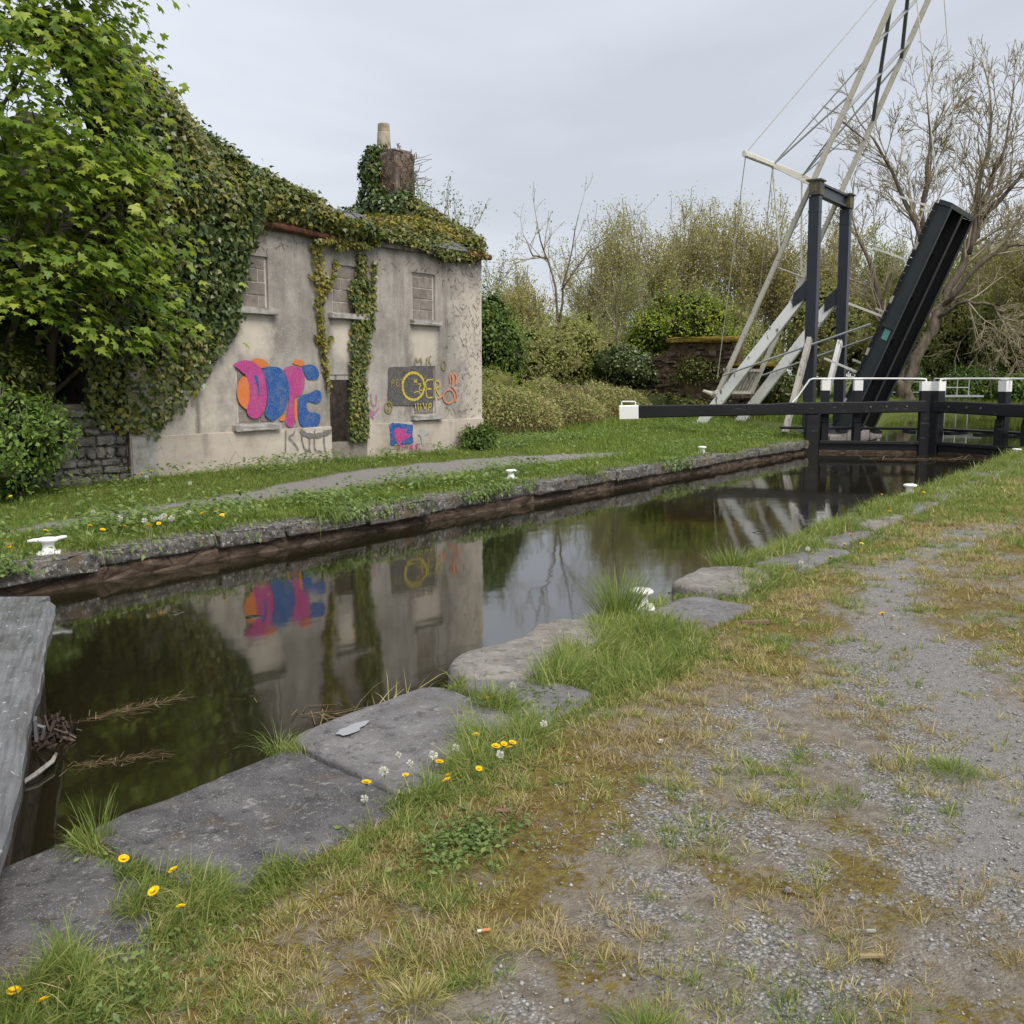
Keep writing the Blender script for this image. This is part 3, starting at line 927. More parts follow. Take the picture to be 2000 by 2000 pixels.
# ------------------------------------------------------------------ lock gates
def gate_leaf(mitre, hinge, label, ext, posts, cap_end=True, zt=.95, ze=.80, walk=(-.1, 3.3)):
    mi = np.array(mitre); hi = np.array(hinge)
    Ln = np.linalg.norm(hi - mi); u = (hi - mi) / Ln
    w = np.array([-u[1], u[0]])
    if w[0] < 0: w = -w                         # w points upstream, away from the chamber

    def P(s, o, z): return (mi[0] + u[0] * s + w[0] * o, mi[1] + u[1] * s + w[1] * o, z)
    root = empty('lock_gate', (hi[0], hi[1], -1), label, 'lock gate', 'pair of black upper gates')
    tot = Ln + ext
    zz = lambda s: zt + (ze - zt) * s / tot
    bm = MB()
    st = [(.2, .27, .95 - .95), (Ln + .1, .28, 0), (Ln + .9, .29, -.004), (tot - (.45 if cap_end else 0), .31, 0)]
    # one long balance beam, slightly hewn: three butted lengths
    Vb = []; k = 8
    sv = [.13, .8, 1.6, Ln, Ln + .7, Ln + 1.1, Ln + 2.2, tot - (.46 if cap_end else 0)]
    hv = [.265, .27, .268, .285, .285, .262, .275, .30]
    tv = [0, .004, -.004, .006, .006, -.018, -.01, 0]
    for s_, h_, t_ in zip(sv, hv, tv):
        zt_ = zz(s_) + t_; ww = .14 + .01 * math.sin(s_ * 3)
        for o_, z_ in ((-ww + .02, zt_ - h_), (ww - .02, zt_ - h_), (ww, zt_ - h_ + .02), (ww, zt_ - .02), (ww - .02, zt_), (-ww + .02, zt_), (-ww, zt_ - .02), (-ww, zt_ - h_ + .02)):
            Vb.append(P(s_, o_, z_))
    Fb = [(i * k + j, i * k + (j + 1) % k, (i + 1) * k + (j + 1) % k, (i + 1) * k + j) for i in range(len(sv) - 1) for j in range(k)]
    Fb += [tuple(range(k - 1, -1, -1)), tuple(range((len(sv) - 1) * k, len(sv) * k))]
    bo = obj('balance_beam', (np.array(Vb), Fb), M['black_timber'], root)
    for s_ in (1.35, 1.0, .55):
        obj('bolt', MB().tube([P(s_, -.146, zz(s_) - .12), P(s_, -.16, zz(s_) - .12)], .022, 8), M['dark_steel'], bo)
    if cap_end:
        e0 = tot - .455
        obj('white_end', MB().beam(P(e0, 0, zz(e0) - .165), P(tot, 0, zz(tot) - .17), .30, .34, ch=.02), M['white_timber'], root, label='white painted end of the beam')
        hh = MB().tube([P(e0 + .08, .05, zz(tot) - .02), P(e0 + .08, .05, zz(tot) + .085), P(e0 + .1, .05, zz(tot) + .1), P(tot - .06, .05, zz(tot) + .1), P(tot - .04, .05, zz(tot) + .085), P(tot - .04, .05, zz(tot) - .02)], .014, 8)
        obj('pull_handle', hh, M['white_iron'], root)
    mp = obj('mitre_post', MB().beam(P(.115, 0, -1.1), P(.115, 0, 1.17), .235, .26, up=(*u, 0), ch=.015), M['black_timber'], root)
    obj('white_cap', MB().beam(P(.115, 0, 1.172), P(.115, 0, 1.385), .243, .268, up=(*u, 0), ch=.012), M['white_timber'], mp)
    obj('heel_post', MB().beam(P(Ln + .1, .02, -1.1), P(Ln + .1, .02, zz(Ln) - .287), .34, .33, up=(*u, 0), ch=.03), M['black_timber'], root)
    for s_, wd in posts:
        po = obj('post', MB().beam(P(s_, .26, -.02), P(s_, .26, 1.17), .19, wd, up=(*u, 0), ch=.012).beam(P(s_, .13, -.02), P(s_, .13, .42), .10, wd * .9, up=(*u, 0), ch=.012)
                 .beam(P(s_, .13, .42), P(s_, .17, .56), .10, wd * .86, up=(*u, 0)), M['black_timber'], root)
        obj('white_cap', MB().beam(P(s_, .26, 1.172), P(s_, .26, 1.41), .2, wd + .012, up=(*u, 0), ch=.012), M['white_timber'], po)
    obj('top_rail', MB().beam(P(.24, -.02, -.03), P(Ln - .08, -.02, -.03), .2, .075, ch=.01), M['black_timber'], root)
    bw = MB()
    nb = 4
    for i in range(nb):
        obj('board', MB().beam(P(.24, .0, -.135 - i * .145), P(Ln - .08, .0, -.135 - i * .145), .09 + .012 * (i % 2), .138, ch=.008), M['black_timber' if i == 0 else 'lock_wall'], root)
    obj('walkway_plank', MB().beam(P(walk[0], .55, .27), P(walk[1], .55, .27), .34, .05, ch=.006), M['black_timber'], root)
    for s_ in (.35, 1.1, 1.9, 2.5):
        obj('walkway_bracket', MB().beam(P(s_, .1, .205), P(s_, .74, .205), .16, .075), M['black_timber'], root)
    hz = 1.445
    hr = [P(Ln + .55, .2, zz(Ln + .5) - .01), P(Ln + .42, .24, zz(Ln) + .12), P(Ln + .16, .26, hz - .03), P(Ln + .08, .26, hz), P(1.6, .26, hz + .005), P(.16, .15, hz), P(.1, .12, hz - .01), P(.1, .1, 1.37)]
    obj('handrail', MB().tube(hr, .02, 8), M['white_iron'], root)
    return root


gate_leaf((25.0, 5.52), (23.9, 7.8), 'black lock gate leaf with a long white-tipped balance beam over the grass bank', 4.6, [(1.585, .19), (2.32, .19)])
gate_leaf((25.0, 5.48), (23.85, 3.05), 'black lock gate leaf on the near bank side, cut off by the photo edge', 4.2, [(1.62, .2), (2.25, .2)], True, .95, .84, (-.1, 3.0))

lg = empty('lock_gate', (2.3, 4.0, -1), 'weathered grey timber gate leaf rising from the near slabs at the lower end', 'lock gate')
d_ = np.array([.557, .8305]); p_ = np.array([-.8305, .557]); m0 = np.array([3.325, 5.545])


def G2(s, o, z): return (m0[0] - d_[0] * s + p_[0] * o, m0[1] - d_[1] * s + p_[1] * o, z)


def worn_plank(s0, s1, o0, o1, z0, z1, seed, n=34):
    rg = np.random.default_rng(seed)
    V = []
    for i in range(n):
        s_ = s0 + (s1 - s0) * i / (n - 1)
        e1 = .006 * math.sin(s_ * 5 + seed) + .003 * math.sin(s_ * 17); e2 = .004 * math.sin(s_ * 9 + 1)
        dz = .003 * math.sin(s_ * 6)
        for o_, z_ in ((o0 + e1, z0), (o0 + e1, z1 - .035), (o0 + .03 + e1, z1 - .004 + dz), ((o0 * .6 + o1 * .4), z1 - .012 + dz), (o1 - .025 + e2, z1 + dz), (o1 + e2, z1 - .03), (o1 + e2, z0)):
            V.append(G2(s_, o_, z_))
    k = 7
    F = [(i * k + j, (i + 1) * k + j, (i + 1) * k + (j + 1) % k, i * k + (j + 1) % k) for i in range(n - 1) for j in range(k)]
    F += [tuple(range(k)), tuple(range((n - 1) * k + k - 1, (n - 1) * k - 1, -1))]
    return np.array(V), F


obj('top_plank', worn_plank(0, 3.9, 0, .30, .12, .20, 3), M['gate_plank'], lg, smooth=False)
obj('top_plank', worn_plank(.05, 3.9, .345, .66, .06, .19, 5), M['gate_plank'], lg)
obj('gate_face', MB().beam(G2(.03, .16, -.5), G2(3.4, .16, -.5), .16, 1.15), M['lock_wall'], lg)
obj('heel_post', MB().beam(G2(3.55, .2, -1.1), G2(3.55, .2, .075), .3, .34, up=(*d_, 0), ch=.03), M['lock_wall'], lg)
obj('iron_strap', MB().beam(G2(2.1, -.008, .06), G2(2.1, -.008, .15), .012, .05, up=(*d_, 0)).tube([G2(2.1, -.01, .12), G2(2.1, -.035, .11), G2(2.1, -.035, .06)], .009, 6), M['dark_steel'], lg)
lg2 = empty('lock_gate', (2.2, 7, -1), 'far leaf of the weathered lower gate, only its grey tip visible', 'lock gate')
a_, b_ = np.array([3.28, 5.63]), np.array([1.42, 8.05])
obj('top_plank', MB().beam((*a_, .13), (*b_, .13), .3, .12, ch=.012), M['gate_plank'], lg2)
obj('gate_face', MB().beam((a_[0] - .03, a_[1] + .04, -.5), (*b_, -.5), .14, 1.1), M['lock_wall'], lg2)

# ------------------------------------------------------------------ lifting bridge, leaf raised
br = empty('lift_bridge', (27.7, 9, 0), 'raised black and white lifting bridge with tall counterweight poles beyond the gates', 'bridge')
XA, XB = 26.4, 28.95
for i_, xx in enumerate((XA, XB)):
    post = obj('post', MB().beam((xx, 8.82, -.1), (xx, 8.86, 6.02), .24, .27, up=(0, 1, 0), ch=.01), M['blue_steel'], br)
    obj('base_plate', MB().box(xx - .22, xx + .22, 8.6, 9.06, .06, .13), M['dark_steel'], post)
    obj('collar', MB().beam((xx, 8.86, 5.62), (xx, 8.86, 5.66), .255, .285, up=(0, 1, 0)), M['blue_steel'], post)
    # knee bracket that takes the white raking brace
    kb = MB().add([(xx - .1, 8.96, 3.95), (xx - .1, 9.32, 3.62), (xx - .1, 9.32, 3.28), (xx - .1, 8.96, 3.5),
                   (xx + .1, 8.96, 3.95), (xx + .1, 9.32, 3.62), (xx + .1, 9.32, 3.28), (xx + .1, 8.96, 3.5)],
                  [(0, 1, 2, 3), (7, 6, 5, 4), (0, 4, 5, 1), (1, 5, 6, 2), (2, 6, 7, 3), (3, 7, 4, 0)])
    obj('bracket', kb, M['blue_steel'], post)
    foot = 11.98 if i_ == 0 else 11.85
    obj('raking_brace', MB().beam((xx, 9.12, 3.56), (xx, foot, .02), .14, .28, up=(0, 1, 1), ch=.012), M['white_worn'], br)
    obj('side_brace', MB().beam((xx - .16, 8.82, 2.45), (xx - 1.75, 8.82, .1), .12, .19, up=(1, 0, 1), ch=.01), M['grey_wood' if i_ == 0 else 'white_worn'], br)
pb = obj('portal_beam', MB().box(XA - .1, XB + .1, 8.76, 8.94, 6.05, 6.1).box(XA - .1, XB + .1, 8.82, 8.87, 6.1, 6.33).box(XA - .1, XB + .1, 8.76, 8.94, 6.33, 6.38), M['blue_steel'], br)
for xx in (XA, XB):
    obj('bearing_block', MB().box(xx - .2, xx + .2, 8.66, 9.06, 6.385, 6.42).box(xx - .17, xx + .17, 8.7, 8.98, 6.04, 6.384), M['mossy_steel'], pb)
# balance poles with their truss stays
TA, TB = np.array([26.6, 11.44, 1.08]), np.array([28.95, 11.40, 1.05])
PA, PB = np.array([26.6, 9.04, 6.36]), np.array([28.95, 9.05, 6.42])
UA, UB = np.array([26.6, 6.83, 11.34]), np.array([28.95, 6.68, 11.75])
lowA, lowB = np.array([26.6, 9.82, 4.69]), np.array([28.95, 10.05, 4.5])
for T_, P_, U_ in ((TA, PA, UA), (TB, PB, UB)):
    obj('balance_pole', MB().beam(T_, P_, .105, .13, up=(0, 1, .4), ch=.02).beam(P_, U_, .105, .13, up=(0, 1, .4), ch=.02), M['dark_cream'], br)
obj('outrigger_bar', MB().beam((24.42, 10.0, 6.86), (29.35, 10.0, 6.99), .1, .15, ch=.03), M['cream_steel'], br)
S1, S2 = np.array([26.35, 10.0, 6.9]), np.array([28.6, 10.0, 6.97])
for S_, P_ in ((S1, PA), (S2, PB)):
    obj('strut', MB().beam(S_, P_, .07, .09), M['cream_steel'], br)


def on(a, b, t): return np.array(a) + (np.array(b) - np.array(a)) * t


def rod(name, p, q, r, mat):
    return obj(name, MB().tube([p, q], r, 6), M[mat], br)


rod('stay_rod', S1 + [0, 0, -.06], lowA, .028, 'cream_steel')
rod('stay_rod', S2 + [0, 0, -.06], lowB, .028, 'cream_steel')
rod('stay_rod', S1, on(PA, UA, .42), .026, 'grey_steel')
rod('stay_rod', S1, on(PA, UA, .58), .018, 'grey_steel')
rod('stay_rod', S2, on(PB, UB, .62), .026, 'grey_steel')
rod('stay_rod', S2, on(PB, UB, .40), .018, 'grey_steel')
rod('stay_rod', S2, on(PA, UA, .25), .02, 'grey_steel')
OT = np.array([24.55, 10.0, 6.9])
rod('cable', OT, UA, .013, 'cable')
rod('cable', OT, TA + [-.05, .02, .35], .013, 'cable')
rod('cable', S1 + [0, 0, -.07], TB + [-.1, .03, .3], .011, 'cable')
# lattice between the two poles
LAT = [(.02, 0, .27, 1), (.27, 1, .52, 0), (.52, 0, .78, 1), (.78, 1, .99, 0)]
lo = lambda t, k: on(PA, UA, t) if k == 0 else on(PB, UB, t)
for a0, k0, a1, k1 in [(.80, 0, .34, 1), (1.0, 0, .62, 1), (.33, 0, .70, 1), (.62, 0, .99, 1)]:
    obj('lattice_bar', MB().beam(lo(a0, k0), lo(a1, k1), .035, .09, up=(0, 1, .5)), M['dark_steel' if a0 > a1 else 'grey_steel'], br)
obj('cross_bar', MB().tube([lo(.30, 0), lo(.26, 1)], .022, 6), M['dark_steel'], br)
obj('cross_bar', MB().tube([on(TA, PA, .62), on(TB, PB, .6)], .025, 6), M['dark_cream'], br)
obj('cross_bar', MB().tube([UA, UB], .04, 6), M['dark_cream'], br)
# counterweight crate of slats between the pole tails
for i_ in range(11):
    f_ = i_ / 10
    a = TA * (1 - f_) + TB * f_; b = on(TA, PA, .11) * (1 - f_) + on(TB, PB, .11) * f_
    obj('weight_slat', MB().beam(a + [0, .02, 0], b + [0, .02, 0], .07, .05), M['grey_wood'], br)
obj('weight_rail', MB().beam(TA + [-.25, .05, -.02], TB + [.15, .05, -.02], .12, .09), M['dark_cream'], br)
obj('weight_rail', MB().beam(on(TA, PA, .115) + [-.1, .06, 0], on(TB, PB, .115) + [.1, .06, 0], .1, .08), M['grey_wood'], br)
obj('tail_hook', MB().tube([TA + [-.2, .1, -.06], TA + [-.45, .24, .03]], [.07, .035], 8).tube([TA + [0, 0, .0], TA + [-.2, .1, -.1]], .07, 8), M['dark_cream'], br)
# pull rods from tail to leaf
for xx, dm in ((26.2, 0), (28.8, .1)):
    rod('pull_rod', (xx, 11.15 - dm, 1.52), (xx, 7.3, 2.78), .028, 'grey_steel')
# the leaf: girders, planks, stanchions
DB = np.array([8.02, .42]); DT = np.array([5.86, 5.62]); dl = np.linalg.norm(DT - DB); du = (DT - DB) / dl
dn = np.array([-du[1], du[0]]) * -1                 # towards the road surface side (+Y)


def DK(x, s, h): return (x, DB[0] + du[0] * s + dn[0] * h, DB[1] + du[1] * s + dn[1] * h)


leaf = obj('bridge_leaf', MB().beam(DK(27.6, dl - .07, -.16), DK(27.6, dl + .04, -.16), 2.66, .3, up=(0, *dn)), M['deck_steel'], br)
for i_, xx in enumerate((26.33, 27.6, 28.82)):
    gm = MB().beam(DK(xx, -.25, -.165), DK(xx, dl - .08, -.165), .035, .31, up=(0, *dn))
    for hh in (-.012, -.325):
        gm.beam(DK(xx, -.25, hh), DK(xx, dl - .08, hh), .2 if i_ else .12, .022, up=(0, *dn))
    obj('girder', gm, M['deck_steel' if i_ == 0 else 'deck_under'], leaf)
for i_ in range(1, 5):
    s_ = i_ * dl / 5
    obj('cross_girder', MB().beam(DK(26.36, s_, -.06), DK(28.8, s_, -.06), .05, .1, up=(0, *dn)), M['deck_under'], leaf)
npl = 30
for i_ in range(npl):
    s_ = -.2 + (i_ + .5) * (dl + .15) / npl
    e_ = random.Random(i_).uniform(-.02, .03)
    obj('deck_plank', MB().beam(DK(26.24 - e_, s_, .035), DK(28.95 + e_, s_, .035), (dl + .15) / npl - .014, .06, up=(0, *dn)), M['grey_wood' if i_ % 7 == 3 else 'black_timber'], leaf)
for s_ in (1.25, 2.72, 4.15, 5.45):
    for xx in (26.36, 28.8):
        obj('stanchion', MB().beam(DK(xx, s_, .02), DK(xx, s_, 1.0), .05, .05, up=(1, 0, 0)), M['cream_steel'], leaf)
obj('sign_plate', MB().beam(DK(26.305, 2.22, -.19), DK(26.305, 2.48, -.19), .012, .15, up=(0, *dn)), M['teal'], leaf)
obj('end_plate', MB().beam(DK(26.29, 2.52, -.17), DK(26.29, 2.6, -.17), .05, .34, up=(0, *dn)), M['deck_steel'], leaf)
for s_ in (-.1, .2):
    obj('hinge_bracket', MB().beam((26.5, 7.95, .15), (26.5, 8.3, .15), .3, .3), M['dark_steel'], leaf) if s_ < 0 else None
for U_, xx in ((UA, 26.36), (UB, 28.8)):
    rod('cable', U_, DK(xx, dl, .02), .013, 'cable')
# stone abutment below the bridge
ab = empty('bridge_abutment', (27.8, 8.2, -1), 'low pale stone abutment in the water below the raised bridge', 'abutment')
x = 25.2; k = 0
while x < 29.7:
    ln = .55 + .35 * ((k * 37) % 10) / 10
    for r_ in range(2):
        P, Fb = block(x + .12 * r_, min(x + ln, 29.8) - .02 + .12 * r_, 7.86 + .02 * ((k + r_) % 3), 8.5, -.55 + r_ * .3, -.26 + r_ * .3, .03, .012, 300 + k * 2 + r_)
        obj('stone', (P, Fb), M['slab_pale'], ab, smooth=True)
    x += ln; k += 1

# ------------------------------------------------------------------ the ruined cottage
PLOT[:] = [PLOT_K, PLOT_UP]
HY = 12.8; HX0, HX1 = 8.95, 17.45; EZ = 3.9
house = empty('cottage', (13.2, 14.9, 0), 'roofless two-storey cottage with grey rendered front, graffiti, ivy and blocked windows', 'house')
UW = [(10.97, 11.64, 2.58, 3.4), (13.09, 13.80, 2.58, 3.42), (15.23, 15.92, 2.56, 3.46)]      # upper windows
LW = [(10.9, 11.62, .76, 1.62), (15.2, 15.9, .78, 1.7)]
DOOR = (12.97, 13.87, .0, 1.53)
opens = UW + LW + [DOOR]
gx = sorted(set(np.round(np.concatenate([np.arange(HX0, HX1 + .01, .12), [o[0] for o in opens], [o[1] for o in opens], [HX1]]), 3)))
gz = sorted(set(np.round(np.concatenate([np.arange(-.1, EZ, .12), [o[2] for o in opens], [o[3] for o in opens], [EZ]]), 3)))
gx = np.array(gx); gz = np.array(gz)
V = []; F = []
for a in gx:
    for b in gz:
        V.append((a, HY + .02 * (fbm(np.array([a * .8]), np.array([b * .8]), 17)[0] - .5) * (b > .05), b))
nz_ = len(gz)
for i in range(len(gx) - 1):
    for j in range(nz_ - 1):
        cx_, cz_ = (gx[i] + gx[i + 1]) / 2, (gz[j] + gz[j + 1]) / 2
        if any(o[0] < cx_ < o[1] and o[2] < cz_ < o[3] for o in opens):
            continue
        F.append((i * nz_ + j, (i + 1) * nz_ + j, (i + 1) * nz_ + j + 1, i * nz_ + j + 1))
V = np.array(V)
fw = obj('front_wall', (V, F), M['render'], house)
cl = np.zeros(len(V)); dmp = np.zeros(len(V))
for (a, b, c0, c1) in UW:
    inside = .85 * sstep(a - .22, a + .16, V[:, 0]) * (1 - sstep(b - .16, b + .22, V[:, 0])) * (1 - sstep(c0 - .1, c0 - .02, V[:, 2])) * sstep(c0 - 1.15, c0 - .5, V[:, 2])
    cl = np.maximum(cl, inside)
cl = np.maximum(cl, .75 * sstep(15.9, 17.3, V[:, 0]) * (1 - sstep(3.0, 3.9, V[:, 2])))
cl = np.maximum(cl, .45 * (1 - sstep(.6, 1.6, V[:, 2])) * (V[:, 0] > 13))
cl = np.maximum(cl, .5 * (1 - sstep(10.5, 11.8, V[:, 0])) * (1 - sstep(1.6, 2.6, V[:, 2])))
dmp = np.maximum(dmp, .5 * sstep(3.35, 3.95, V[:, 2]))
for sx in (10.85, 11.76, 12.98, 13.92, 15.16, 16.03):
    dmp = np.maximum(dmp, .55 * np.exp(-((V[:, 0] - sx) / .05) ** 2) * (V[:, 2] < 2.6) * sstep(1.0, 2.4, V[:, 2]))
for sx, z_ in ((9.95, 1.35), (10.15, 1.3)):
    dmp = np.maximum(dmp, .95 * np.exp(-((V[:, 0] - sx) / .035) ** 2) * (V[:, 2] < z_) * (V[:, 2] > .3))
for nm_, a_ in (('clean', cl), ('damp', dmp)):
    at_ = fw.data.attributes.new(nm_, 'FLOAT', 'POINT'); at_.data.foreach_set('value', a_.astype(np.float32))
# the wall behind its face, returns and gables
sh = MB()
TH = .45
for (a, b, c0, c1) in opens:       # reveals
    sh.add([(a, HY, c0), (a, HY + TH, c0), (a, HY + TH, c1), (a, HY, c1)], [(0, 1, 2, 3)])
    sh.add([(b, HY, c0), (b, HY, c1), (b, HY + TH, c1), (b, HY + TH, c0)], [(0, 1, 2, 3)])
    sh.add([(a, HY, c1), (a, HY + TH, c1), (b, HY + TH, c1), (b, HY, c1)], [(0, 1, 2, 3)])
    sh.add([(a, HY, c0), (b, HY, c0), (b, HY + TH, c0), (a, HY + TH, c0)], [(0, 1, 2, 3)])
obj('reveals', sh, M['render'], house)
ms = MB()
ms.add([(HX0, HY, EZ), (HX1, HY, EZ), (HX1, HY + TH, EZ + .02), (HX0, HY + TH, EZ + .02)], [(0, 1, 2, 3)])       # wall head
ms.add([(HX0, HY + TH, -.1), (HX0, HY + TH, EZ), (DOOR[0], HY + TH, EZ), (DOOR[0], HY + TH, -.1)], [(0, 1, 2, 3)])
ms.add([(DOOR[1], HY + TH, -.1), (DOOR[1], HY + TH, EZ), (HX1, HY + TH, EZ), (HX1, HY + TH, -.1)], [(0, 1, 2, 3)])
ms.add([(DOOR[0], HY + TH, DOOR[3]), (DOOR[0], HY + TH, EZ), (DOOR[1], HY + TH, EZ), (DOOR[1], HY + TH, DOOR[3])], [(0, 1, 2, 3)])
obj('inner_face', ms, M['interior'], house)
YB, YR, RZ = 17.4, 15.1, 5.45
for xa, xb in ((HX0, HX0 + .45), (HX1 - .45, HX1)):
    prof = [(HY, -.1), (HY, EZ), (YR, RZ), (YB, EZ), (YB, -.1)]
    gv = [(xa, y, z) for y, z in prof] + [(xb, y, z) for y, z in prof]
    gf = [(0, 1, 2, 3, 4), (9, 8, 7, 6, 5)] + [(i, i + 5, (i + 1) % 5 + 5, (i + 1) % 5) for i in range(5)]
    if xa == HX0:
        gv = [(x, y + (.003 if y == HY else 0), z) for x, y, z in gv]
    else:
        gv = [(x, y + (.022 if y == HY else 0), z) for x, y, z in gv]
    obj('gable_wall', MB().add(gv, gf), M['brick_old'], house)
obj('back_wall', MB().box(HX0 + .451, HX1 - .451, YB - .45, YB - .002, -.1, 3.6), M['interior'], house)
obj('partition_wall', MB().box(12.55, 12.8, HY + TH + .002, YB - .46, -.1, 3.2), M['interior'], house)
# plinth band, slightly proud, butted to the doorway
for a, b in ((HX0 - .01, DOOR[0]), (DOOR[1], HX1 + .012)):
    P, Fb = block(a, b, HY - .035, HY + .004, -.15, .635, .012, .003, int(a * 10), [-1, -.97, -.8, -.5, -.2, .2, .5, .8, .97, 1])
    obj('plinth', (P, Fb), M['plinth'], house)
obj('corner_pier', MB().beam((9.16, HY - .04, -.15), (9.16, HY - .04, .632), .42, .02, up=(0, 1, 0)), M['sill'], house)
obj('threshold_block', MB().box(DOOR[0] + .003, DOOR[1] - .003, HY - .01, HY + .25, -.15, .335), M['concrete_block'], house)
obj('door_lintel', MB().box(DOOR[0] + .003, DOOR[1] - .003, HY + .012, HY + .3, DOOR[3] - .09, DOOR[3] - .003), M['grey_wood'], house)
# blocked windows: mortar bed, single concrete blocks
rb = random.Random(4)
for wi, (a, b, c0, c1) in enumerate(UW + LW):
    rec = .03 if wi < 3 else .012
    inf = obj('window_infill', MB().box(a + .003, b - .003, HY + rec + .012, HY + .3, c0 + .003, c1 - .003), M['mortar'], house)
    z = c0 + .012; r_ = 0
    while z < c1 - .06:
        h = min(.205, c1 - .012 - z)
        full = (.44 if r_ % 2 == 0 else .21) if wi != 1 else (.21 if r_ % 2 == 0 else .44)
        cuts = [a + .05]
        if wi < 3: cuts += [a + .05 + full] if a + .05 + full < b - .12 else []
        else: cuts += [a + .05 + full]
        cuts += [b - .04]
        for q in range(len(cuts) - 1):
            if cuts[q + 1] - cuts[q] < .05: continue
            P, Fb = block(cuts[q] + .009, cuts[q + 1] - .009, HY + rec + rb.uniform(-.004, .004), HY + rec + .1, z, z + h - .018, .006, .0025, rb.randrange(999), [-1, -.9, 0, .9, 1])
            obj('block', (P, Fb), M['concrete_block'], inf)
        z += h; r_ += 1
for (a, b, zt_) in [(10.86, 11.76, 2.585), (12.98, 13.92, 2.595), (15.15, 16.03, 2.575), (10.80, 11.74, .735), (15.13, 16.02, .76)]:
    P, Fb = block(a, b, HY - .11, HY + .06, zt_ - .10, zt_, .012, .005, int(a * 7))
    obj('sill', (P, Fb), M['sill'], house)
# eaves: fascia, slates left along the wall head, iron gutter
obj('fascia', MB().beam((13.2, HY - .05, 3.9), (17.1, HY - .05, 3.92), .05, .16).beam((10.2, HY - .03, 3.88), (13.15, HY - .03, 3.89), .04, .14), M['fascia'], house)
gp = [(x_, HY - .11, 3.86 + .06 * (1 - abs(x_ - 11.7) / 1.6) - .012 * (x_ - 10.3)) for x_ in np.linspace(10.2, 13.25, 12)]
obj('gutter', MB().tube(gp, .058, 10), M['rust'], house)
obj('gutter', MB().tube([(16.75, HY - .1, 3.93), (17.3, HY - .11, 3.93), (17.62, HY - .1, 3.94)], .06, 10), M['rust'], house)
rs = random.Random(9)
x_ = 9.3
while x_ < 17.5:
    for row in range(2):
        if rs.random() < .2 + .1 * row: continue
        y0 = HY - .12 + row * .26; z0 = 3.97 + row * .2
        sl_ = MB().beam((x_ + .14 * row, y0, z0), (x_ + .14 * row + rs.uniform(-.03, .03), y0 + .38, z0 + .27 + rs.uniform(-.02, .03)), .25, .014)
        obj('slate', sl_, M['slate'], house)
    x_ += .27
obj('loose_slate', MB().beam((13.28, HY - .17, 4.0), (13.02, HY + .1, 4.27), .26, .014, up=(.4, -.2, 1)), M['slate'], house)
# chimney on the right gable
cy0, cy1 = 14.68, 15.5
ch = obj('chimney', (lambda b: (b[0], b[1]))(block(17.0, 17.62, cy0, cy1, 4.7, 6.2, .03, .014, 44, [-1, -.9, -.7, -.5, -.3, -.1, .1, .3, .5, .7, .9, 1])), M['brick_old'], house)
obj('chimney_cap', (lambda b: (b[0], b[1]))(block(17.03, 17.58, cy0 + .04, cy1 - .04, 6.2, 6.27, .03, .02, 45)), M['brick_old'], ch)
obj('chimney_pot', MB().lathe([(.13, 6.29), (.15, 6.3), (.145, 6.5), (.135, 6.7), (.125, 6.72), (.13, 6.73), (.125, 6.88), (.105, 6.89), (.1, 6.7)], 17.32, 15.3, 16), M['pot'], ch)

# --- graffiti: flat paint films a few millimetres proud of the render
def chaikin(p, n=2, closed=True):
    p = np.array(p, float)
    for _ in range(n):
        if closed:
            q = np.roll(p, -1, 0); p = np.stack([p * .75 + q * .25, p * .25 + q * .75], 1).reshape(-1, 2)
        else:
            q = p[1:]; r = p[:-1]; m = np.stack([r * .75 + q * .25, r * .25 + q * .75], 1).reshape(-1, 2); p = np.vstack([p[:1], m, p[-1:]])
    return p


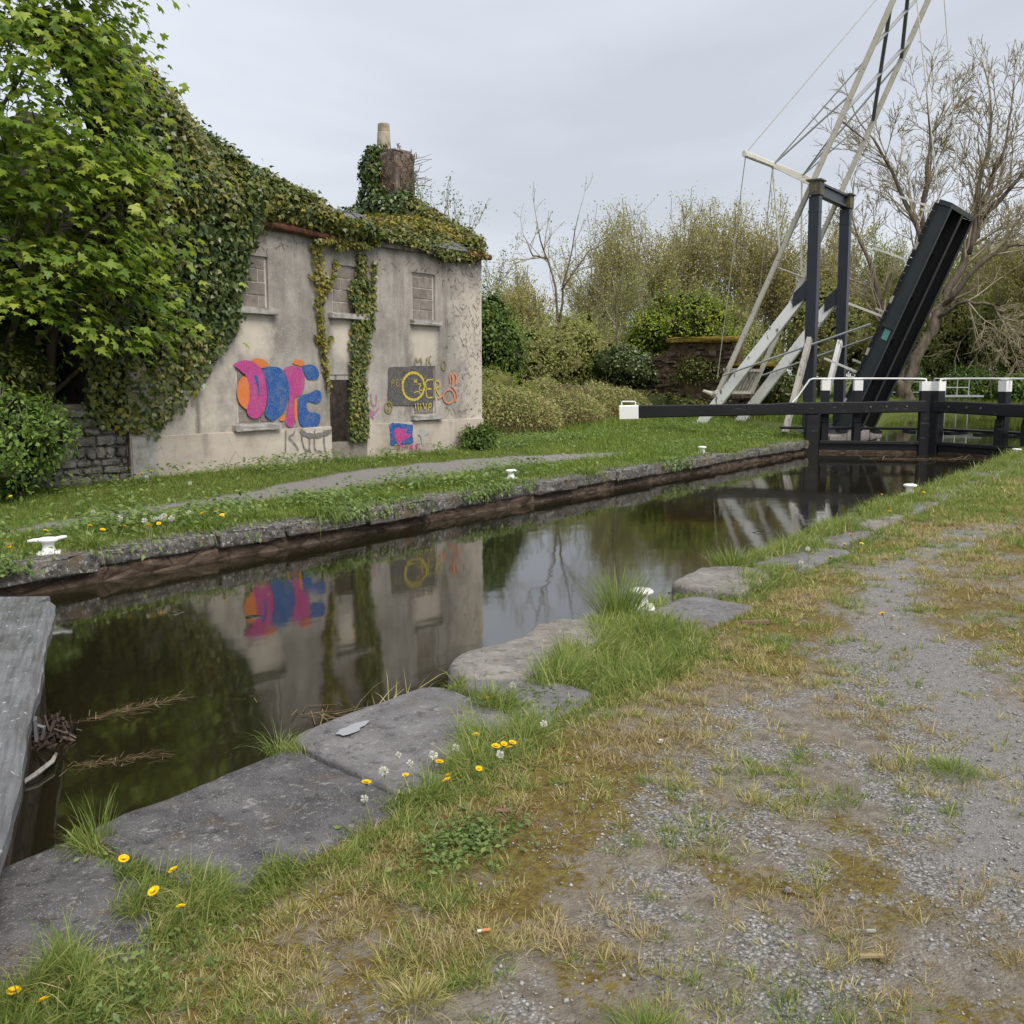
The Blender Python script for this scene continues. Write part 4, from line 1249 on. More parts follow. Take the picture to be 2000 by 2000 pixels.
GP = {
    'orangeL':[(11.06,1.51),(10.97,1.45),(10.91,1.32),(10.91,1.18),(10.96,1.06),(11.08,0.98),(11.13,0.96),(11.18,1.24),(11.15,1.47)],
    'mag1':[(10.84,1.67),(10.93,1.73),(11.08,1.76),(11.24,1.74),(11.36,1.68),(11.44,1.62),(11.49,1.52),(11.52,1.37),(11.53,1.21),(11.5,1.01),(11.41,0.88),(11.29,0.82),(11.17,0.84),(11.11,0.9),(11.09,0.95),(11.14,1.08),(11.17,1.24),(11.16,1.39),(11.1,1.52),(11.01,1.57),(10.94,1.63)],
    'or2':[(11.22,1.75),(11.29,1.78),(11.39,1.79),(11.5,1.76),(11.57,1.71),(11.58,1.66),(11.46,1.63),(11.36,1.65),(11.3,1.71)],
    'bstripe':[(11.25,1.52),(11.32,1.52),(11.36,1.41),(11.37,1.2),(11.34,1.2),(11.32,1.37)],
    'blue2':[(11.43,1.6),(11.52,1.65),(11.65,1.66),(11.79,1.65),(11.89,1.6),(11.97,1.51),(12.01,1.37),(12.01,1.2),(11.97,1.06),(11.87,0.92),(11.7,0.8),(11.62,0.77),(11.54,0.82),(11.45,0.88),(11.52,1.03),(11.54,1.21),(11.52,1.41),(11.47,1.54)],
    'magP':[(11.89,1.61),(11.98,1.66),(12.12,1.68),(12.26,1.66),(12.34,1.59),(12.38,1.47),(12.36,1.32),(12.31,1.22),(12.21,1.17),(12.12,1.15),(12.11,1.04),(12.12,0.81),(12.09,0.67),(12.02,0.65),(11.94,0.68),(11.9,0.75),(11.95,0.85),(12.0,1.06),(12.01,1.2),(12.01,1.37),(11.97,1.51)],
    'or3':[(12.09,1.71),(12.16,1.78),(12.29,1.78),(12.37,1.75),(12.4,1.71),(12.31,1.66),(12.23,1.68)],
    'or4':[(12.12,1.14),(12.19,1.14),(12.17,0.76),(12.11,0.72)],
    'or5':[(11.77,0.8),(11.92,0.9),(11.9,0.76),(11.8,0.77)],
    'bE1':[(12.28,1.65),(12.43,1.7),(12.57,1.7),(12.68,1.64),(12.72,1.53),(12.68,1.46),(12.57,1.44),(12.42,1.45),(12.37,1.55)],
    'bE2':[(12.21,1.14),(12.3,1.19),(12.44,1.21),(12.54,1.24),(12.62,1.27),(12.72,1.26),(12.76,1.18),(12.75,1.09),(12.67,1.04),(12.54,1.05),(12.44,1.09),(12.4,1.05),(12.4,0.95),(12.49,0.88),(12.6,0.89),(12.71,0.85),(12.72,0.77),(12.67,0.67),(12.54,0.62),(12.36,0.63),(12.25,0.68),(12.21,0.76),(12.19,0.93)],
    'bsq':[(14.47,0.63),(14.67,0.63),(14.92,0.6),(15.14,0.58),(15.13,0.4),(15.15,0.23),(14.91,0.22),(14.69,0.22),(14.49,0.22),(14.49,0.43)],
    'mscr':[(14.59,0.52),(14.74,0.55),(14.84,0.49),(14.99,0.52),(14.9,0.41),(15.13,0.4),(14.99,0.32),(14.8,0.29),(14.76,0.18),(14.66,0.26),(14.59,0.4)],
    'black':[(14.52,1.67),(15.84,1.7),(15.82,1.13),(15.83,0.94),(15.03,0.95),(14.47,0.98)],
    'fig':[(15.36,0.51),(15.49,0.5),(15.51,0.44),(15.66,0.39),(15.49,0.36),(15.47,0.21),(15.39,0.19),(15.38,0.35),(15.26,0.39),(15.36,0.44)],
}
GS = {
    'ring':[[(15.54,1.31),(15.52,1.23),(15.47,1.16),(15.4,1.1),(15.3,1.06),(15.2,1.05),(15.1,1.07),(15.01,1.1),(14.94,1.16),(14.9,1.24),(14.89,1.32),(14.9,1.39),(14.95,1.47),(15.02,1.52),(15.11,1.56),(15.21,1.57),(15.31,1.56),(15.4,1.52),(15.48,1.47),(15.52,1.39),(15.54,1.31)]],
    'E':[[(15.8,1.44),(15.57,1.43),(15.58,1.25),(15.75,1.26)],[(15.58,1.25),(15.6,1.08),(15.79,1.09)]],
    'R':[[(15.87,1.08),(15.85,1.43),(16.03,1.4),(16.01,1.29),(15.87,1.27),(16.06,1.08)]],
    'PET':[[(14.58,1.31),(14.58,1.44),(14.65,1.43),(14.64,1.38),(14.59,1.37)],[(14.78,1.44),(14.7,1.44),(14.71,1.32),(14.78,1.32)],[(14.71,1.38),(14.77,1.38)],[(14.82,1.44),(14.92,1.44)],[(14.86,1.44),(14.87,1.32)]],
    'xz':[[(15.23,1.44),(15.32,1.38)],[(15.32,1.44),(15.23,1.38)],[(15.34,1.35),(15.45,1.36),(15.35,1.24),(15.47,1.23)],[(15.22,1.19),(15.37,1.22),(15.41,1.16)]],
    'below':[[(15.26,0.98),(15.27,0.87)],[(15.33,0.99),(15.35,0.85)],[(15.41,0.98),(15.42,0.87)],[(15.48,0.99),(15.56,0.84),(15.6,0.98)],[(15.65,0.84),(15.67,0.98),(15.75,0.97),(15.73,0.9),(15.67,0.9)]],
    'face':[[(14.59,0.92),(14.57,0.87),(14.53,0.83),(14.48,0.82),(14.43,0.84),(14.39,0.88),(14.38,0.93),(14.39,0.98),(14.43,1.02),(14.49,1.03),(14.54,1.01),(14.57,0.98),(14.59,0.92)],[(14.48,0.98),(14.53,0.94),(14.45,0.89),(14.5,0.86)]],
    'sm':[[(16.23,1.72),(16.21,1.67),(16.17,1.63),(16.13,1.63),(16.09,1.67),(16.08,1.72),(16.1,1.78),(16.13,1.81),(16.18,1.81),(16.21,1.78),(16.23,1.72)]],
    'MC':[[(15.27,1.73),(15.29,1.88),(15.36,1.75),(15.44,1.88),(15.47,1.73)],[(15.61,1.73),(15.63,1.87)],[(15.76,1.89),(15.7,1.88),(15.69,1.76),(15.77,1.74)]],
    'bunny':[[(16.37,1.37),(16.33,1.51),(16.39,1.58),(16.44,1.44),(16.43,1.32)],[(16.46,1.34),(16.45,1.53),(16.51,1.58),(16.57,1.47),(16.53,1.33)],[(16.49,1.1),(16.47,1.04),(16.42,1.0),(16.34,0.97),(16.26,0.97),(16.19,1.0),(16.14,1.05),(16.12,1.11),(16.14,1.17),(16.2,1.21),(16.27,1.24),(16.35,1.24),(16.42,1.21),(16.47,1.16),(16.49,1.1)],[(16.14,1.12),(15.95,1.07)],[(16.39,1.32),(16.55,1.21),(16.59,1.06),(16.51,1.0)]],
    'U':[[(14.01,1.2),(14.02,0.99),(14.11,0.97),(14.16,1.01),(14.16,1.18)],[(13.97,0.91),(14.08,0.83),(14.24,0.94)],[(13.92,0.79),(14.12,0.83)],[(13.99,0.86),(14.07,0.72)],[(14.09,0.87),(13.95,0.75)]],
    'pinks':[[(14.69,0.09),(14.7,0.23),(14.77,0.21),(14.76,0.16),(14.7,0.16)],[(14.84,0.21),(14.84,0.13)],[(14.9,0.12),(14.91,0.21),(14.97,0.12),(14.98,0.21)],[(15.05,0.21),(15.05,0.11)],[(15.13,0.2),(15.06,0.16),(15.14,0.11)],[(15.29,0.2),(15.2,0.19),(15.27,0.14),(15.19,0.09)]],
    'KULL':[[(11.88,0.62),(11.86,0.24)],[(12.08,0.6),(12.05,0.54),(11.92,0.5),(12.01,0.44),(12.12,0.33),(12.15,0.26)],[(12.22,0.58),(12.24,0.43),(12.28,0.3),(12.35,0.24),(12.41,0.29),(12.42,0.54)],[(12.41,0.29),(12.42,0.21)],[(12.54,0.6),(12.52,0.35),(12.54,0.23),(12.7,0.21)],[(12.76,0.59),(12.75,0.36),(12.79,0.18)]],
    'smile':[[(12.22,0.61),(12.3,0.53),(12.47,0.49),(12.71,0.5),(12.94,0.56)]],
}

GC = {'orangeL': 'orange', 'mag1': 'magenta', 'or2': 'orange', 'bstripe': 'blue', 'blue2': 'blue', 'magP': 'magenta', 'or3': 'orange', 'or4': 'orange', 'or5': 'orange',
      'bE1': 'blue', 'bE2': 'blue', 'bsq': 'blue', 'mscr': 'magenta', 'black': 'black', 'fig': 'palegrey'}
LAYER = {'or2': 1, 'or3': 1, 'orangeL': 1, 'or5': 1, 'mag1': 2, 'or4': 2, 'blue2': 3, 'magP': 2, 'bstripe': 3, 'bE1': 3, 'bE2': 3, 'bsq': 1, 'mscr': 2, 'black': 1, 'fig': 1}
for k_, pts in GP.items():
    sharp = k_ in ('black', 'bsq')
    if sharp:
        pq = np.array(pts, float)
        q = np.concatenate([a_ + (b_ - a_) * np.linspace(0, 1, 9)[:-1, None] for a_, b_ in zip(pq, np.roll(pq, -1, 0))])
        q = q + np.random.default_rng(len(k_)).normal(0, .007, q.shape)
    else:
        q = chaikin(pts, 2)
    zf = -.05 if max(p[1] for p in pts) < .64 else -.014
    yy = HY + zf - .0025 * LAYER[k_]
    Vg = [(a, yy, b) for a, b in q]
    # orient the face towards the canal
    ar = sum(q[i][0] * q[(i + 1) % len(q)][1] - q[(i + 1) % len(q)][0] * q[i][1] for i in range(len(q)))
    idx = list(range(len(q))) if ar > 0 else list(range(len(q)))[::-1]
    obj('graffiti', MB().add(Vg, [tuple(idx)]), PAINT[GC[k_]], house)


def stroke(pts, w, y, jit=0.0):
    p = chaikin(pts, 2, False)
    d = np.gradient(p, axis=0); d = d / np.maximum(np.linalg.norm(d, axis=1, keepdims=True), 1e-6)
    n_ = np.stack([-d[:, 1], d[:, 0]], 1)
    ww = w * (1 + .25 * np.sin(np.arange(len(p)) * 1.7))[:, None]
    a = p + n_ * ww / 2; b = p - n_ * ww / 2
    V = [(q[0], y, q[1]) for q in a] + [(q[0], y, q[1]) for q in b]
    k = len(p)
    return V, [(i, i + k, i + k + 1, i + 1) for i in range(k - 1)]


SC = {'ring': ('yellow', .05), 'E': ('yellow', .028), 'R': ('yellow', .028), 'PET': ('olive', .02), 'xz': ('yellow', .022), 'below': ('yellow', .022), 'face': ('olive', .03), 'sm': ('olive', .025),
      'MC': ('olive', .028), 'bunny': ('salmon', .035), 'U': ('faintmag', .022), 'pinks': ('magenta', .026), 'KULL': ('grey', .022), 'smile': ('grey', .075)}
for k_, sts in GS.items():
    c_, w_ = SC[k_]
    zf = -.056 if max(p[1] for s_ in sts for p in s_) < .66 else -.021
    mbs = MB()
    for i_, s_ in enumerate(sts):
        Vs, Fs = stroke(s_, w_, HY + zf - .0006 * i_)
        mbs.add(Vs, Fs)
    obj('graffiti_lettering', mbs, PAINT[c_], house)

# ------------------------------------------------------------------ ivy on the cottage
def scatter_leaves(P, N, rng, size, shape, jn=.55, down=.8, jd=.03):
    n = len(P)
    N = nrm(N + rng.normal(0, jn, (n, 3)) + np.array([0, 0, .25]))
    T = np.array([0, 0, -down]) + rng.normal(0, .55, (n, 3))
    P = P + rng.normal(0, jd, (n, 3))
    sz = size * rng.uniform(.6, 1.25, n)
    return leaves(P, N, T, sz, shape)


def mound(name, label, x0, x1, prof, nleaf, size, mats, seed, cat='ivy', lump=.18):
    """ivy hanging over a wall: prof(x, t) -> (y, z), t from foot to crown; leaves over a dark inner mass"""
    rg = np.random.default_rng(seed)
    xs_ = np.linspace(x0, x1, 40); ts = np.linspace(0, 1, 26)

    def surf(x, t, inset=0.0):
        y, z = prof(x, t)
        y2, z2 = prof(x, np.minimum(t + .02, 1)); y1, z1 = prof(x, np.maximum(t - .02, 0))
        ty, tz = y2 - y1, z2 - z1
        l = np.sqrt(ty ** 2 + tz ** 2) + 1e-6
        ny_, nz_ = -tz / l, ty / l               # outward: towards the canal, then up
        d = lump * (fbm(x * 1.6, t * 5 + seed, seed) - .5) * 2 * np.clip(t * 4, 0, 1) - inset
        return np.stack([x, y + ny_ * d, z + nz_ * d], -1), np.stack([0 * x, ny_, nz_], -1)
    A, B = np.meshgrid(xs_, ts, indexing='ij')
    V, _ = surf(A, B, .10)
    n_t = len(ts)
    I = (np.arange(len(xs_) - 1)[:, None] * n_t + np.arange(n_t - 1)[None]).ravel()
    root = empty(name, (float((x0 + x1) / 2), HY, 0), label, cat)
    obj('stems', (V.reshape(-1, 3), np.stack([I, I + n_t, I + n_t + 1, I + 1], 1)), M['dark_fill'], root, smooth=True)  # a dark sheet rather than stems; shade behind the leaves is its colour
    x = rg.uniform(x0, x1, nleaf); t_ = rg.uniform(0, 1, nleaf)
    P, N = surf(x, t_, 0)
    pick = fbm(x * 1.3, t_ * 4, seed + 5) + rg.normal(0, .08, nleaf) + .1 * (t_ - .5)
    for i, (mk, lo_, hi_) in enumerate(mats):
        s_ = (pick >= lo_) & (pick < hi_)
        if s_.sum():
            obj('leaves', scatter_leaves(P[s_], N[s_], rg, size, S_IVY, jd=.05), M[mk], root)
    return root, surf


def left_prof(x, t):
    zb = ip(x, [(8.2, .9), (9.31, .65), (9.6, .95), (10.07, 1.25), (10.48, 1.8), (10.9, 2.25), (10.95, 2.6), (11.06, 3.1), (11.2, 3.5), (11.4, 3.9), (11.8, 4.0), (14.2, 4.02)])
    zt = ip(x, [(8.2, 6.5), (9.5, 6.45), (10.2, 5.95), (10.45, 5.75), (10.75, 5.5), (11.5, 5.15), (12.35, 4.85), (13.0, 4.62), (13.5, 4.38), (14.2, 4.2)])
    bul = ip(x, [(8.2, .75), (10, .55), (10.8, .4), (11.5, .3), (14.2, .14)])
    t1 = np.clip(t / .68, 0, 1); t2 = np.clip((t - .68) / .32, 0, 1)
    z = zb + (zt - .25 - zb) * t1 + .25 * np.sin(t2 * np.pi * .5) - .5 * np.clip(t2 - .5, 0, 1)
    hfrac = np.clip((z - 1.2) / 3.0, 0, 1)
    y = HY - .06 - bul * hfrac * np.sin(np.clip(t1 * 1.25, 0, 1) * np.pi * .5) + t1 ** 4 * .35 + t2 * 1.2 + .7 * np.clip(z - 4.2, 0, 3) * .6
    return y, z


mound('ivy', 'great dark ivy mass smothering the left end of the cottage front and wall head', 8.3, 14.1, left_prof, 34000, .088,
      [('ivy', -9, .46), ('ivy_olive', .46, .64), ('ivy_yellow', .655, .668), ('ivy_olive', .64, .655), ('ivy_olive', .668, 9)], 11, lump=.2)


def ribbon_ivy(name, label, strands, mats, seed, size=.07, dens=900, off=.04):
    rg = np.random.default_rng(seed)
    root = empty(name, (strands[0][0][0], HY, 0), label, 'ivy')
    PP = []
    sm = MB()
    for pts in strands:
        p = np.array(pts, float)                 # x, z, width
        seg = np.linalg.norm(np.diff(p[:, :2], axis=0), axis=1)
        cum = np.concatenate([[0], np.cumsum(seg)])
        n = int(cum[-1] * p[:, 2].mean() * dens)
        s = rg.uniform(0, cum[-1], n)
        w = np.interp(s, cum, p[:, 2]) * (.65 + .7 * fbm(s * 5, s * 0, seed))
        o = rg.uniform(-.5, .5, n) * w
        PP.append(np.stack([np.interp(s, cum, p[:, 0]) + o, HY - off - rg.uniform(0, .07, n), np.interp(s, cum, p[:, 1]) + rg.normal(0, .02, n)], 1))
        sm.tube([(a, HY - .03, b) for a, b, _ in pts], .012, 5)
    P = np.concatenate(PP)
    obj('stems', sm, M['dead_stem'], root)
    N = np.tile([0, -1.0, 0], (len(P), 1))
    r_ = rg.random(len(P)); a = 0
    for mk, f in mats:
        s_ = (r_ >= a) & (r_ < a + f); a += f
        obj('leaves', scatter_leaves(P[s_], N[s_], rg, size, S_IVY, .4, jd=.01), M[mk], root)
    return root


ribbon_ivy('ivy', 'narrow yellowing ivy strand climbing between the left and middle upper windows',
           [[(12.85, 1.5, .05), (12.78, 1.98, .16), (12.75, 2.32, .07), (12.71, 2.75, .13), (12.84, 3.0, .3), (12.73, 3.35, .25), (12.66, 3.7, .22)],
            [(12.9, 3.0, .12), (13.06, 3.16, .12), (13.13, 3.5, .1)], [(12.78, 2.0, .1), (12.98, 2.18, .08)], [(12.76, 2.05, .08), (12.6, 2.2, .06)], [(12.84, 3.05, .1), (12.5, 3.2, .05)],
            [(12.86, 1.55, .06), (12.87, 1.25, .05)]],
           [('ivy_yellow', .85), ('ivy_olive', .15)], 21, .065, 1500)
ribbon_ivy('ivy', 'green ivy column hanging beside the middle window down into the doorway',
           [[(13.62, .36, .42), (13.62, .9, .42), (13.62, 1.45, .4), (13.68, 1.85, .45), (13.74, 2.3, .5), (13.85, 2.75, .48), (13.8, 3.1, .3), (13.77, 3.65, .16)],
            [(13.62, 2.7, .2), (13.54, 3.2, .12)], [(13.98, 2.3, .12), (13.99, 3.1, .16)], [(14.05, 3.0, .06), (14.12, 3.55, .1)]],
           [('ivy', .55), ('ivy_olive', .33), ('ivy_yellow', .12)], 22, .075, 1700)
ribbon_ivy('ivy', 'tuft of yellow-green ivy spilling over the gutter above the middle window',
           [[(12.6, 3.72, .1), (13.0, 3.82, .22), (13.5, 3.8, .3), (13.9, 3.78, .12)], [(13.15, 3.9, .2), (13.2, 3.65, .2)]], [('ivy_olive', .6), ('ivy_yellow', .4)], 23, .075, 1500, .12)


def right_prof(x, t):
    zt = ip(x, [(14.0, 4.25), (14.6, 4.4), (15.3, 4.5), (16.2, 4.55), (17.0, 4.45), (17.5, 4.2)])
    zb = ip(x, [(14.0, 4.02), (15.3, 3.95), (16.2, 3.78), (17.0, 3.85), (17.5, 4.0)])
    z = zb + (zt - zb) * np.sin(np.clip(t * 1.3, 0, 1) * np.pi * .5) - .4 * np.clip(t - .8, 0, 1)
    y = HY - .16 + t * 1.0
    return y, z


mound('ivy', 'yellow-green ivy bank along the wall head near the chimney', 13.9, 17.5, right_prof, 9000, .075, [('ivy_olive', -9, .5), ('ivy_yellow', .5, 9)], 31, lump=.12)


def blob_leaves(rg, c, r, n, squash=None):
    d = nrm(rg.normal(0, 1, (n, 3)))
    rad = rg.uniform(.72, 1.05, n)[:, None] ** .6
    return np.array(c) + d * np.array(r) * rad, d


# ivy on the gable and the chimney stack
iv = empty('ivy', (17.2, 15, 4), 'dark green ivy wrapped around the chimney stack and gable slope', 'ivy')
rg = np.random.default_rng(41)
PP = []; NN = []
for c, r, n in [((16.95, 15.35, 5.85), (.2, .28, .42), 1300), ((16.95, 15.3, 5.2), (.25, .4, .45), 1300), ((16.9, 15.6, 4.8), (.4, .7, .4), 1500), ((16.95, 16.2, 4.45), (.4, .6, .4), 900), ((17.12, 15.32, 6.25), (.22, .24, .16), 500), ((17.1, 14.62, 5.05), (.3, .25, .35), 900), ((16.85, 15.0, 4.95), (.25, .45, .4), 900)]:
    P, N = blob_leaves(rg, c, r, n); PP.append(P); NN.append(N)
obj('leaves', scatter_leaves(np.concatenate(PP), np.concatenate(NN), rg, .085, S_IVY), M['ivy'], iv)
PP = []; NN = []
for k_ in range(10):
    f_ = k_ / 9
    P, N = blob_leaves(rg, (17.25, 14.75 - 1.85 * f_, 5.15 - 1.0 * f_), (.28, .3, .26), 480); PP.append(P); NN.append(N)
obj('leaves', scatter_leaves(np.concatenate(PP), np.concatenate(NN), rg, .075, S_IVY), M['ivy_olive'], iv)
fill = MB()
for k_ in range(8):
    f_ = k_ / 7
    fill.lathe([(.02, 4.9 - 1.0 * f_), (.2, 5.0 - 1.0 * f_), (.22, 5.15 - 1.0 * f_), (.02, 5.3 - 1.0 * f_)], 17.22, 14.75 - 1.85 * f_, 8)
obj('stems', fill, M['dark_fill'], iv)  # dark lumps rather than stems, coloured as the shade under the ivy
# dead, leafless creeper on the right side of the stack
dv = MB(); rr = random.Random(5)
for k_ in range(210):
    a = (rr.uniform(16.97, 17.6), rr.uniform(14.6, 14.67), rr.uniform(4.8, 6.25)) if rr.random() < .6 else (rr.uniform(16.93, 16.99), rr.uniform(14.68, 15.1), rr.uniform(4.8, 6.25))
    pts = [a]
    for s_ in range(3):
        pts.append((pts[-1][0] + rr.uniform(-.06, .06), pts[-1][1] + rr.uniform(-.035, .025), pts[-1][2] + rr.uniform(-.1, .13)))
    dv.tube(pts, [.013, .011, .008, .004], 4)
for k_ in range(10):
    z0 = rr.uniform(5.4, 6.25)
    dv.tube([(17.5, 14.62, z0), (17.62, 14.45, z0 + rr.uniform(-.03, .08)), (17.72, 14.3, z0 + rr.uniform(-.05, .15))], [.008, .005, .003], 4)
obj('dead_creeper', dv, M['dead_stem'], label='tangle of dead brown creeper stems on the right of the chimney', cat='creeper')
# thin dead ivy stems still stuck to the wall
dv = MB()
for k_ in range(420):
    if k_ < 330:
        x0 = 16.2 + 1.2 * rr.random() ** .7; z0 = rr.uniform(.7, 3.8)
        if rr.random() < .25: z0 = 3.85
    elif k_ < 365:
        x0 = rr.uniform(11.3, 12.4); z0 = rr.uniform(3.5, 3.85)
    else:
        x0 = rr.uniform(14.2, 17.3); z0 = rr.uniform(3.3, 3.85)
    pts = [(x0, HY - .012, z0)]
    dx, dz_ = rr.uniform(-.03, .03), rr.uniform(-.03, .015)
    for s_ in range(rr.randint(2, 5)):
        pts.append((pts[-1][0] + dx + rr.uniform(-.022, .022), HY - .012, pts[-1][2] + dz_ + rr.uniform(-.022, .015)))
    pts = [(min(p[0], 17.44), p[1], p[2]) for p in pts]
    dv.tube(pts, .0032, 3, False)
obj('dead_creeper', dv, M['dead_stem'], label='fine dead creeper stems stuck to the right part of the cottage front', cat='creeper')
# little plants seeded along the gable top
rg = np.random.default_rng(55)
st = []
for k_ in range(26):
    f_ = rg.random()
    b = np.array([17.3 + rg.uniform(-.2, .2), 14.9 - 1.9 * f_, 5.25 - 1.0 * f_])
    st.append((b, (rg.normal(0, .25), rg.normal(0, .25), 1), rg.uniform(.35, .75), .008))
sg, tips = skeleton(rg, st, [((2, 3), .5, .7, .5, 4, .12, .05), (0, 1, 1, 0, 3, .15, .05)])
sp = empty('sapling', (17.3, 14, 4.6), 'wispy seedling shrubs growing along the gable slope against the sky', 'shrub')
obj('stems', seg_mesh(sg, 3), M['twig'], sp)
P = np.array([q for p_, d2 in tips for q in p_[1:]])
P = np.repeat(P, 3, 0) + rg.normal(0, .04, (len(P) * 3, 3))
obj('leaves', leaves(P, rg.normal(0, 1, P.shape), rg.normal(0, 1, P.shape), .05 * rg.uniform(.6, 1.2, len(P)), S_LEAF), M['bush_green'], sp)

# ------------------------------------------------------------------ rubble wall at the left of the cottage
rw = empty('rubble_wall', (8.4, 12.95, 0), 'short stub of grey rubble stone wall between cottage and bushes', 'wall')
obj('core', MB().box(7.7, 8.93, 12.86, 13.4, -.1, 1.12), M['rubble_mortar'], rw)
rr = random.Random(12)
z = .0
while z < 1.05:
    h = rr.uniform(.10, .2); x = 7.68 + rr.uniform(0, .1)
    while x < 8.9:
        w_ = rr.uniform(.14, .34)
        P, Fb = block(x, min(x + w_, 8.93) - .015, 12.8 + rr.uniform(-.02, .04), 12.98, z, z + h - .015, .04, .014, rr.randrange(9999))
        obj('stone', (P, Fb), M['rubble'], rw, smooth=True)
        x += w_
    z += h

# ------------------------------------------------------------------ trees and shrubs
def bush(name, label, c, r, n, size, mat, seed, cat='shrub', shape=S_LEAF, subs=14, sub_r=.45, fill=True, stems=True, group=None, up=.5, zmin=None, trunk_mat='bark', flat=1.0, core=.82, ragged=None):
    ragged = (mat in ('hedge', 'willow_green', 'evergreen', 'bush_green', 'elder')) if ragged is None else ragged
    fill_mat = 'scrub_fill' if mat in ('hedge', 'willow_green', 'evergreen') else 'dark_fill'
    rg = np.random.default_rng(seed)
    c = np.array(c, float); r = np.array(r, float)
    root = empty(name, (c[0], c[1], max(0.0, c[2] - r[2])), label, cat, group)
    d = nrm(rg.normal(0, 1, (subs, 3))); d[:, 2] = np.abs(d[:, 2]) * .9 - .35
    sc = c + d * r * rg.uniform(.55, .85, (subs, 1))
    sc = np.vstack([c[None], sc])
    sr = np.concatenate([[.72], rg.uniform(.7, 1.25, subs) * sub_r])
    w = sr ** 2; w = w / w.sum()
    which = rg.choice(len(sc), n, p=w)
    dd = nrm(rg.normal(0, 1, (n, 3)))
    rad = rg.uniform(.6, 1.08, n)[:, None] ** .7
    P = sc[which] + dd * (sr[which][:, None] * r * np.array([1, 1, flat])) * rad + rg.normal(0, size * .8, (n, 3))
    if zmin is not None:
        P[:, 2] = np.maximum(P[:, 2], zmin + rg.uniform(0, .15, n))
    N = dd + np.array([0, 0, up]) + rg.normal(0, .45, (n, 3))
    T = dd * .6 + np.array([0, 0, -.3]) + rg.normal(0, .6, (n, 3))
    obj('crown', leaves(P, N, T, size * rg.uniform(.55, 1.3, n), shape), M[mat], root)
    if ragged:
        ns = 90
        b0 = sc[rg.integers(0, len(sc), ns)]
        dv_ = nrm((b0 - c) / r + rg.normal(0, .5, (ns, 3)) + [0, 0, .7])
        ln_ = rg.uniform(.5, 1.15, ns) * r.mean() * .62
        q = 12
        tt = np.tile(np.linspace(.3, 1, q), ns)
        Pk = np.repeat(b0, q, 0) + np.repeat(dv_ * ln_[:, None], q, 0) * tt[:, None] + rg.normal(0, size * .5, (ns * q, 3))
        obj('sprays', leaves(Pk, rg.normal(0, 1, Pk.shape) + [0, 0, .4], np.repeat(dv_, q, 0) + rg.normal(0, .7, Pk.shape), size * rg.uniform(.5, 1.2, ns * q), shape), M[mat], root, kind='stuff')
        obj('twigs', seg_mesh([(b_, b_ + d2 * l2, .012, .004) for b_, d2, l2 in zip(b0, dv_, ln_)], 3), M['twig'], root, kind='stuff')
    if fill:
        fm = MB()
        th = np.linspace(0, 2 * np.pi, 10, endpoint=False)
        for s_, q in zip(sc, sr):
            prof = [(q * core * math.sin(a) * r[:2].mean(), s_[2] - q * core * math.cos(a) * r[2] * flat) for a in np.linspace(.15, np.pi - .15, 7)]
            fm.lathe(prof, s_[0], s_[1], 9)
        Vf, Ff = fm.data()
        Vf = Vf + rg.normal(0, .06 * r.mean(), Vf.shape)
        obj('inner_foliage_shade', (Vf, Ff), M[fill_mat], root, smooth=True)  # core lumps of the leaf mass, with shade put into their colour
    if stems:
        st = [((c[0] + rg.uniform(-.2, .2) * r[0], c[1] + rg.uniform(-.2, .2) * r[1], 0.0), (rg.normal(0, .3), rg.normal(0, .3), 1), max(.5, c[2]), .05 + .02 * r[2]) for _ in range(3)]
        sg, _ = skeleton(rg, st, [((3, 4), .6, .6, .5, 4, .1, .05), (0, 1, 1, 0, 3, .15, .05)])
        obj('trunk', seg_mesh(sg, 5), M[trunk_mat], root)
    return root


def twiggy(name, label, base, h, spread, seed, leaf_mat=None, leaf_n=6, leaf_s=.14, cat='tree', group=None, twig='twig', nst=5, r0=.14, rmin=.012, lv=None, shape=S_LEAF):
    """multi-stemmed willow: rising stems, fine upright twigs, a haze of young leaves"""
    rg = np.random.default_rng(seed)
    b = np.array(base, float)
    root = empty(name, b, label, cat, group)
    st = []
    for k in range(nst):
        a = rg.uniform(0, 2 * np.pi); s = rg.uniform(.05, spread)
        st.append((b + [rg.normal(0, .3), rg.normal(0, .3), -.2], (math.cos(a) * s, math.sin(a) * s, 1), h * rg.uniform(.42, .6), r0 * rg.uniform(.6, 1.1)))
    lv = lv or [((3, 4), .62, .62, .38, 5, .07, .05), ((3, 5), .6, .55, .42, 4, .09, .07), ((3, 4), .62, .5, .4, 4, .1, .08), (0, 1, 1, 0, 3, .12, .08)]
    sg, tips = skeleton(rg, st, lv)
    big = [s for s in sg if s[2] > .045]; fine = [s for s in sg if s[2] <= .045]
    obj('trunk', seg_mesh(big, 6), M['bark'], root)
    if fine:
        obj('twigs', seg_mesh(fine, 3, rmin), M[twig], root)
    if leaf_mat:
        P = np.array([q for p_, _ in tips for q in p_])
        P = np.repeat(P, leaf_n, 0); P = P + rg.normal(0, leaf_s * 1.6, P.shape)
        obj('crown', leaves(P, rg.normal(0, 1, P.shape) + [0, 0, .5], rg.normal(0, 1, P.shape), leaf_s * rg.uniform(.5, 1.3, len(P)), shape), M[leaf_mat], root)
    return root


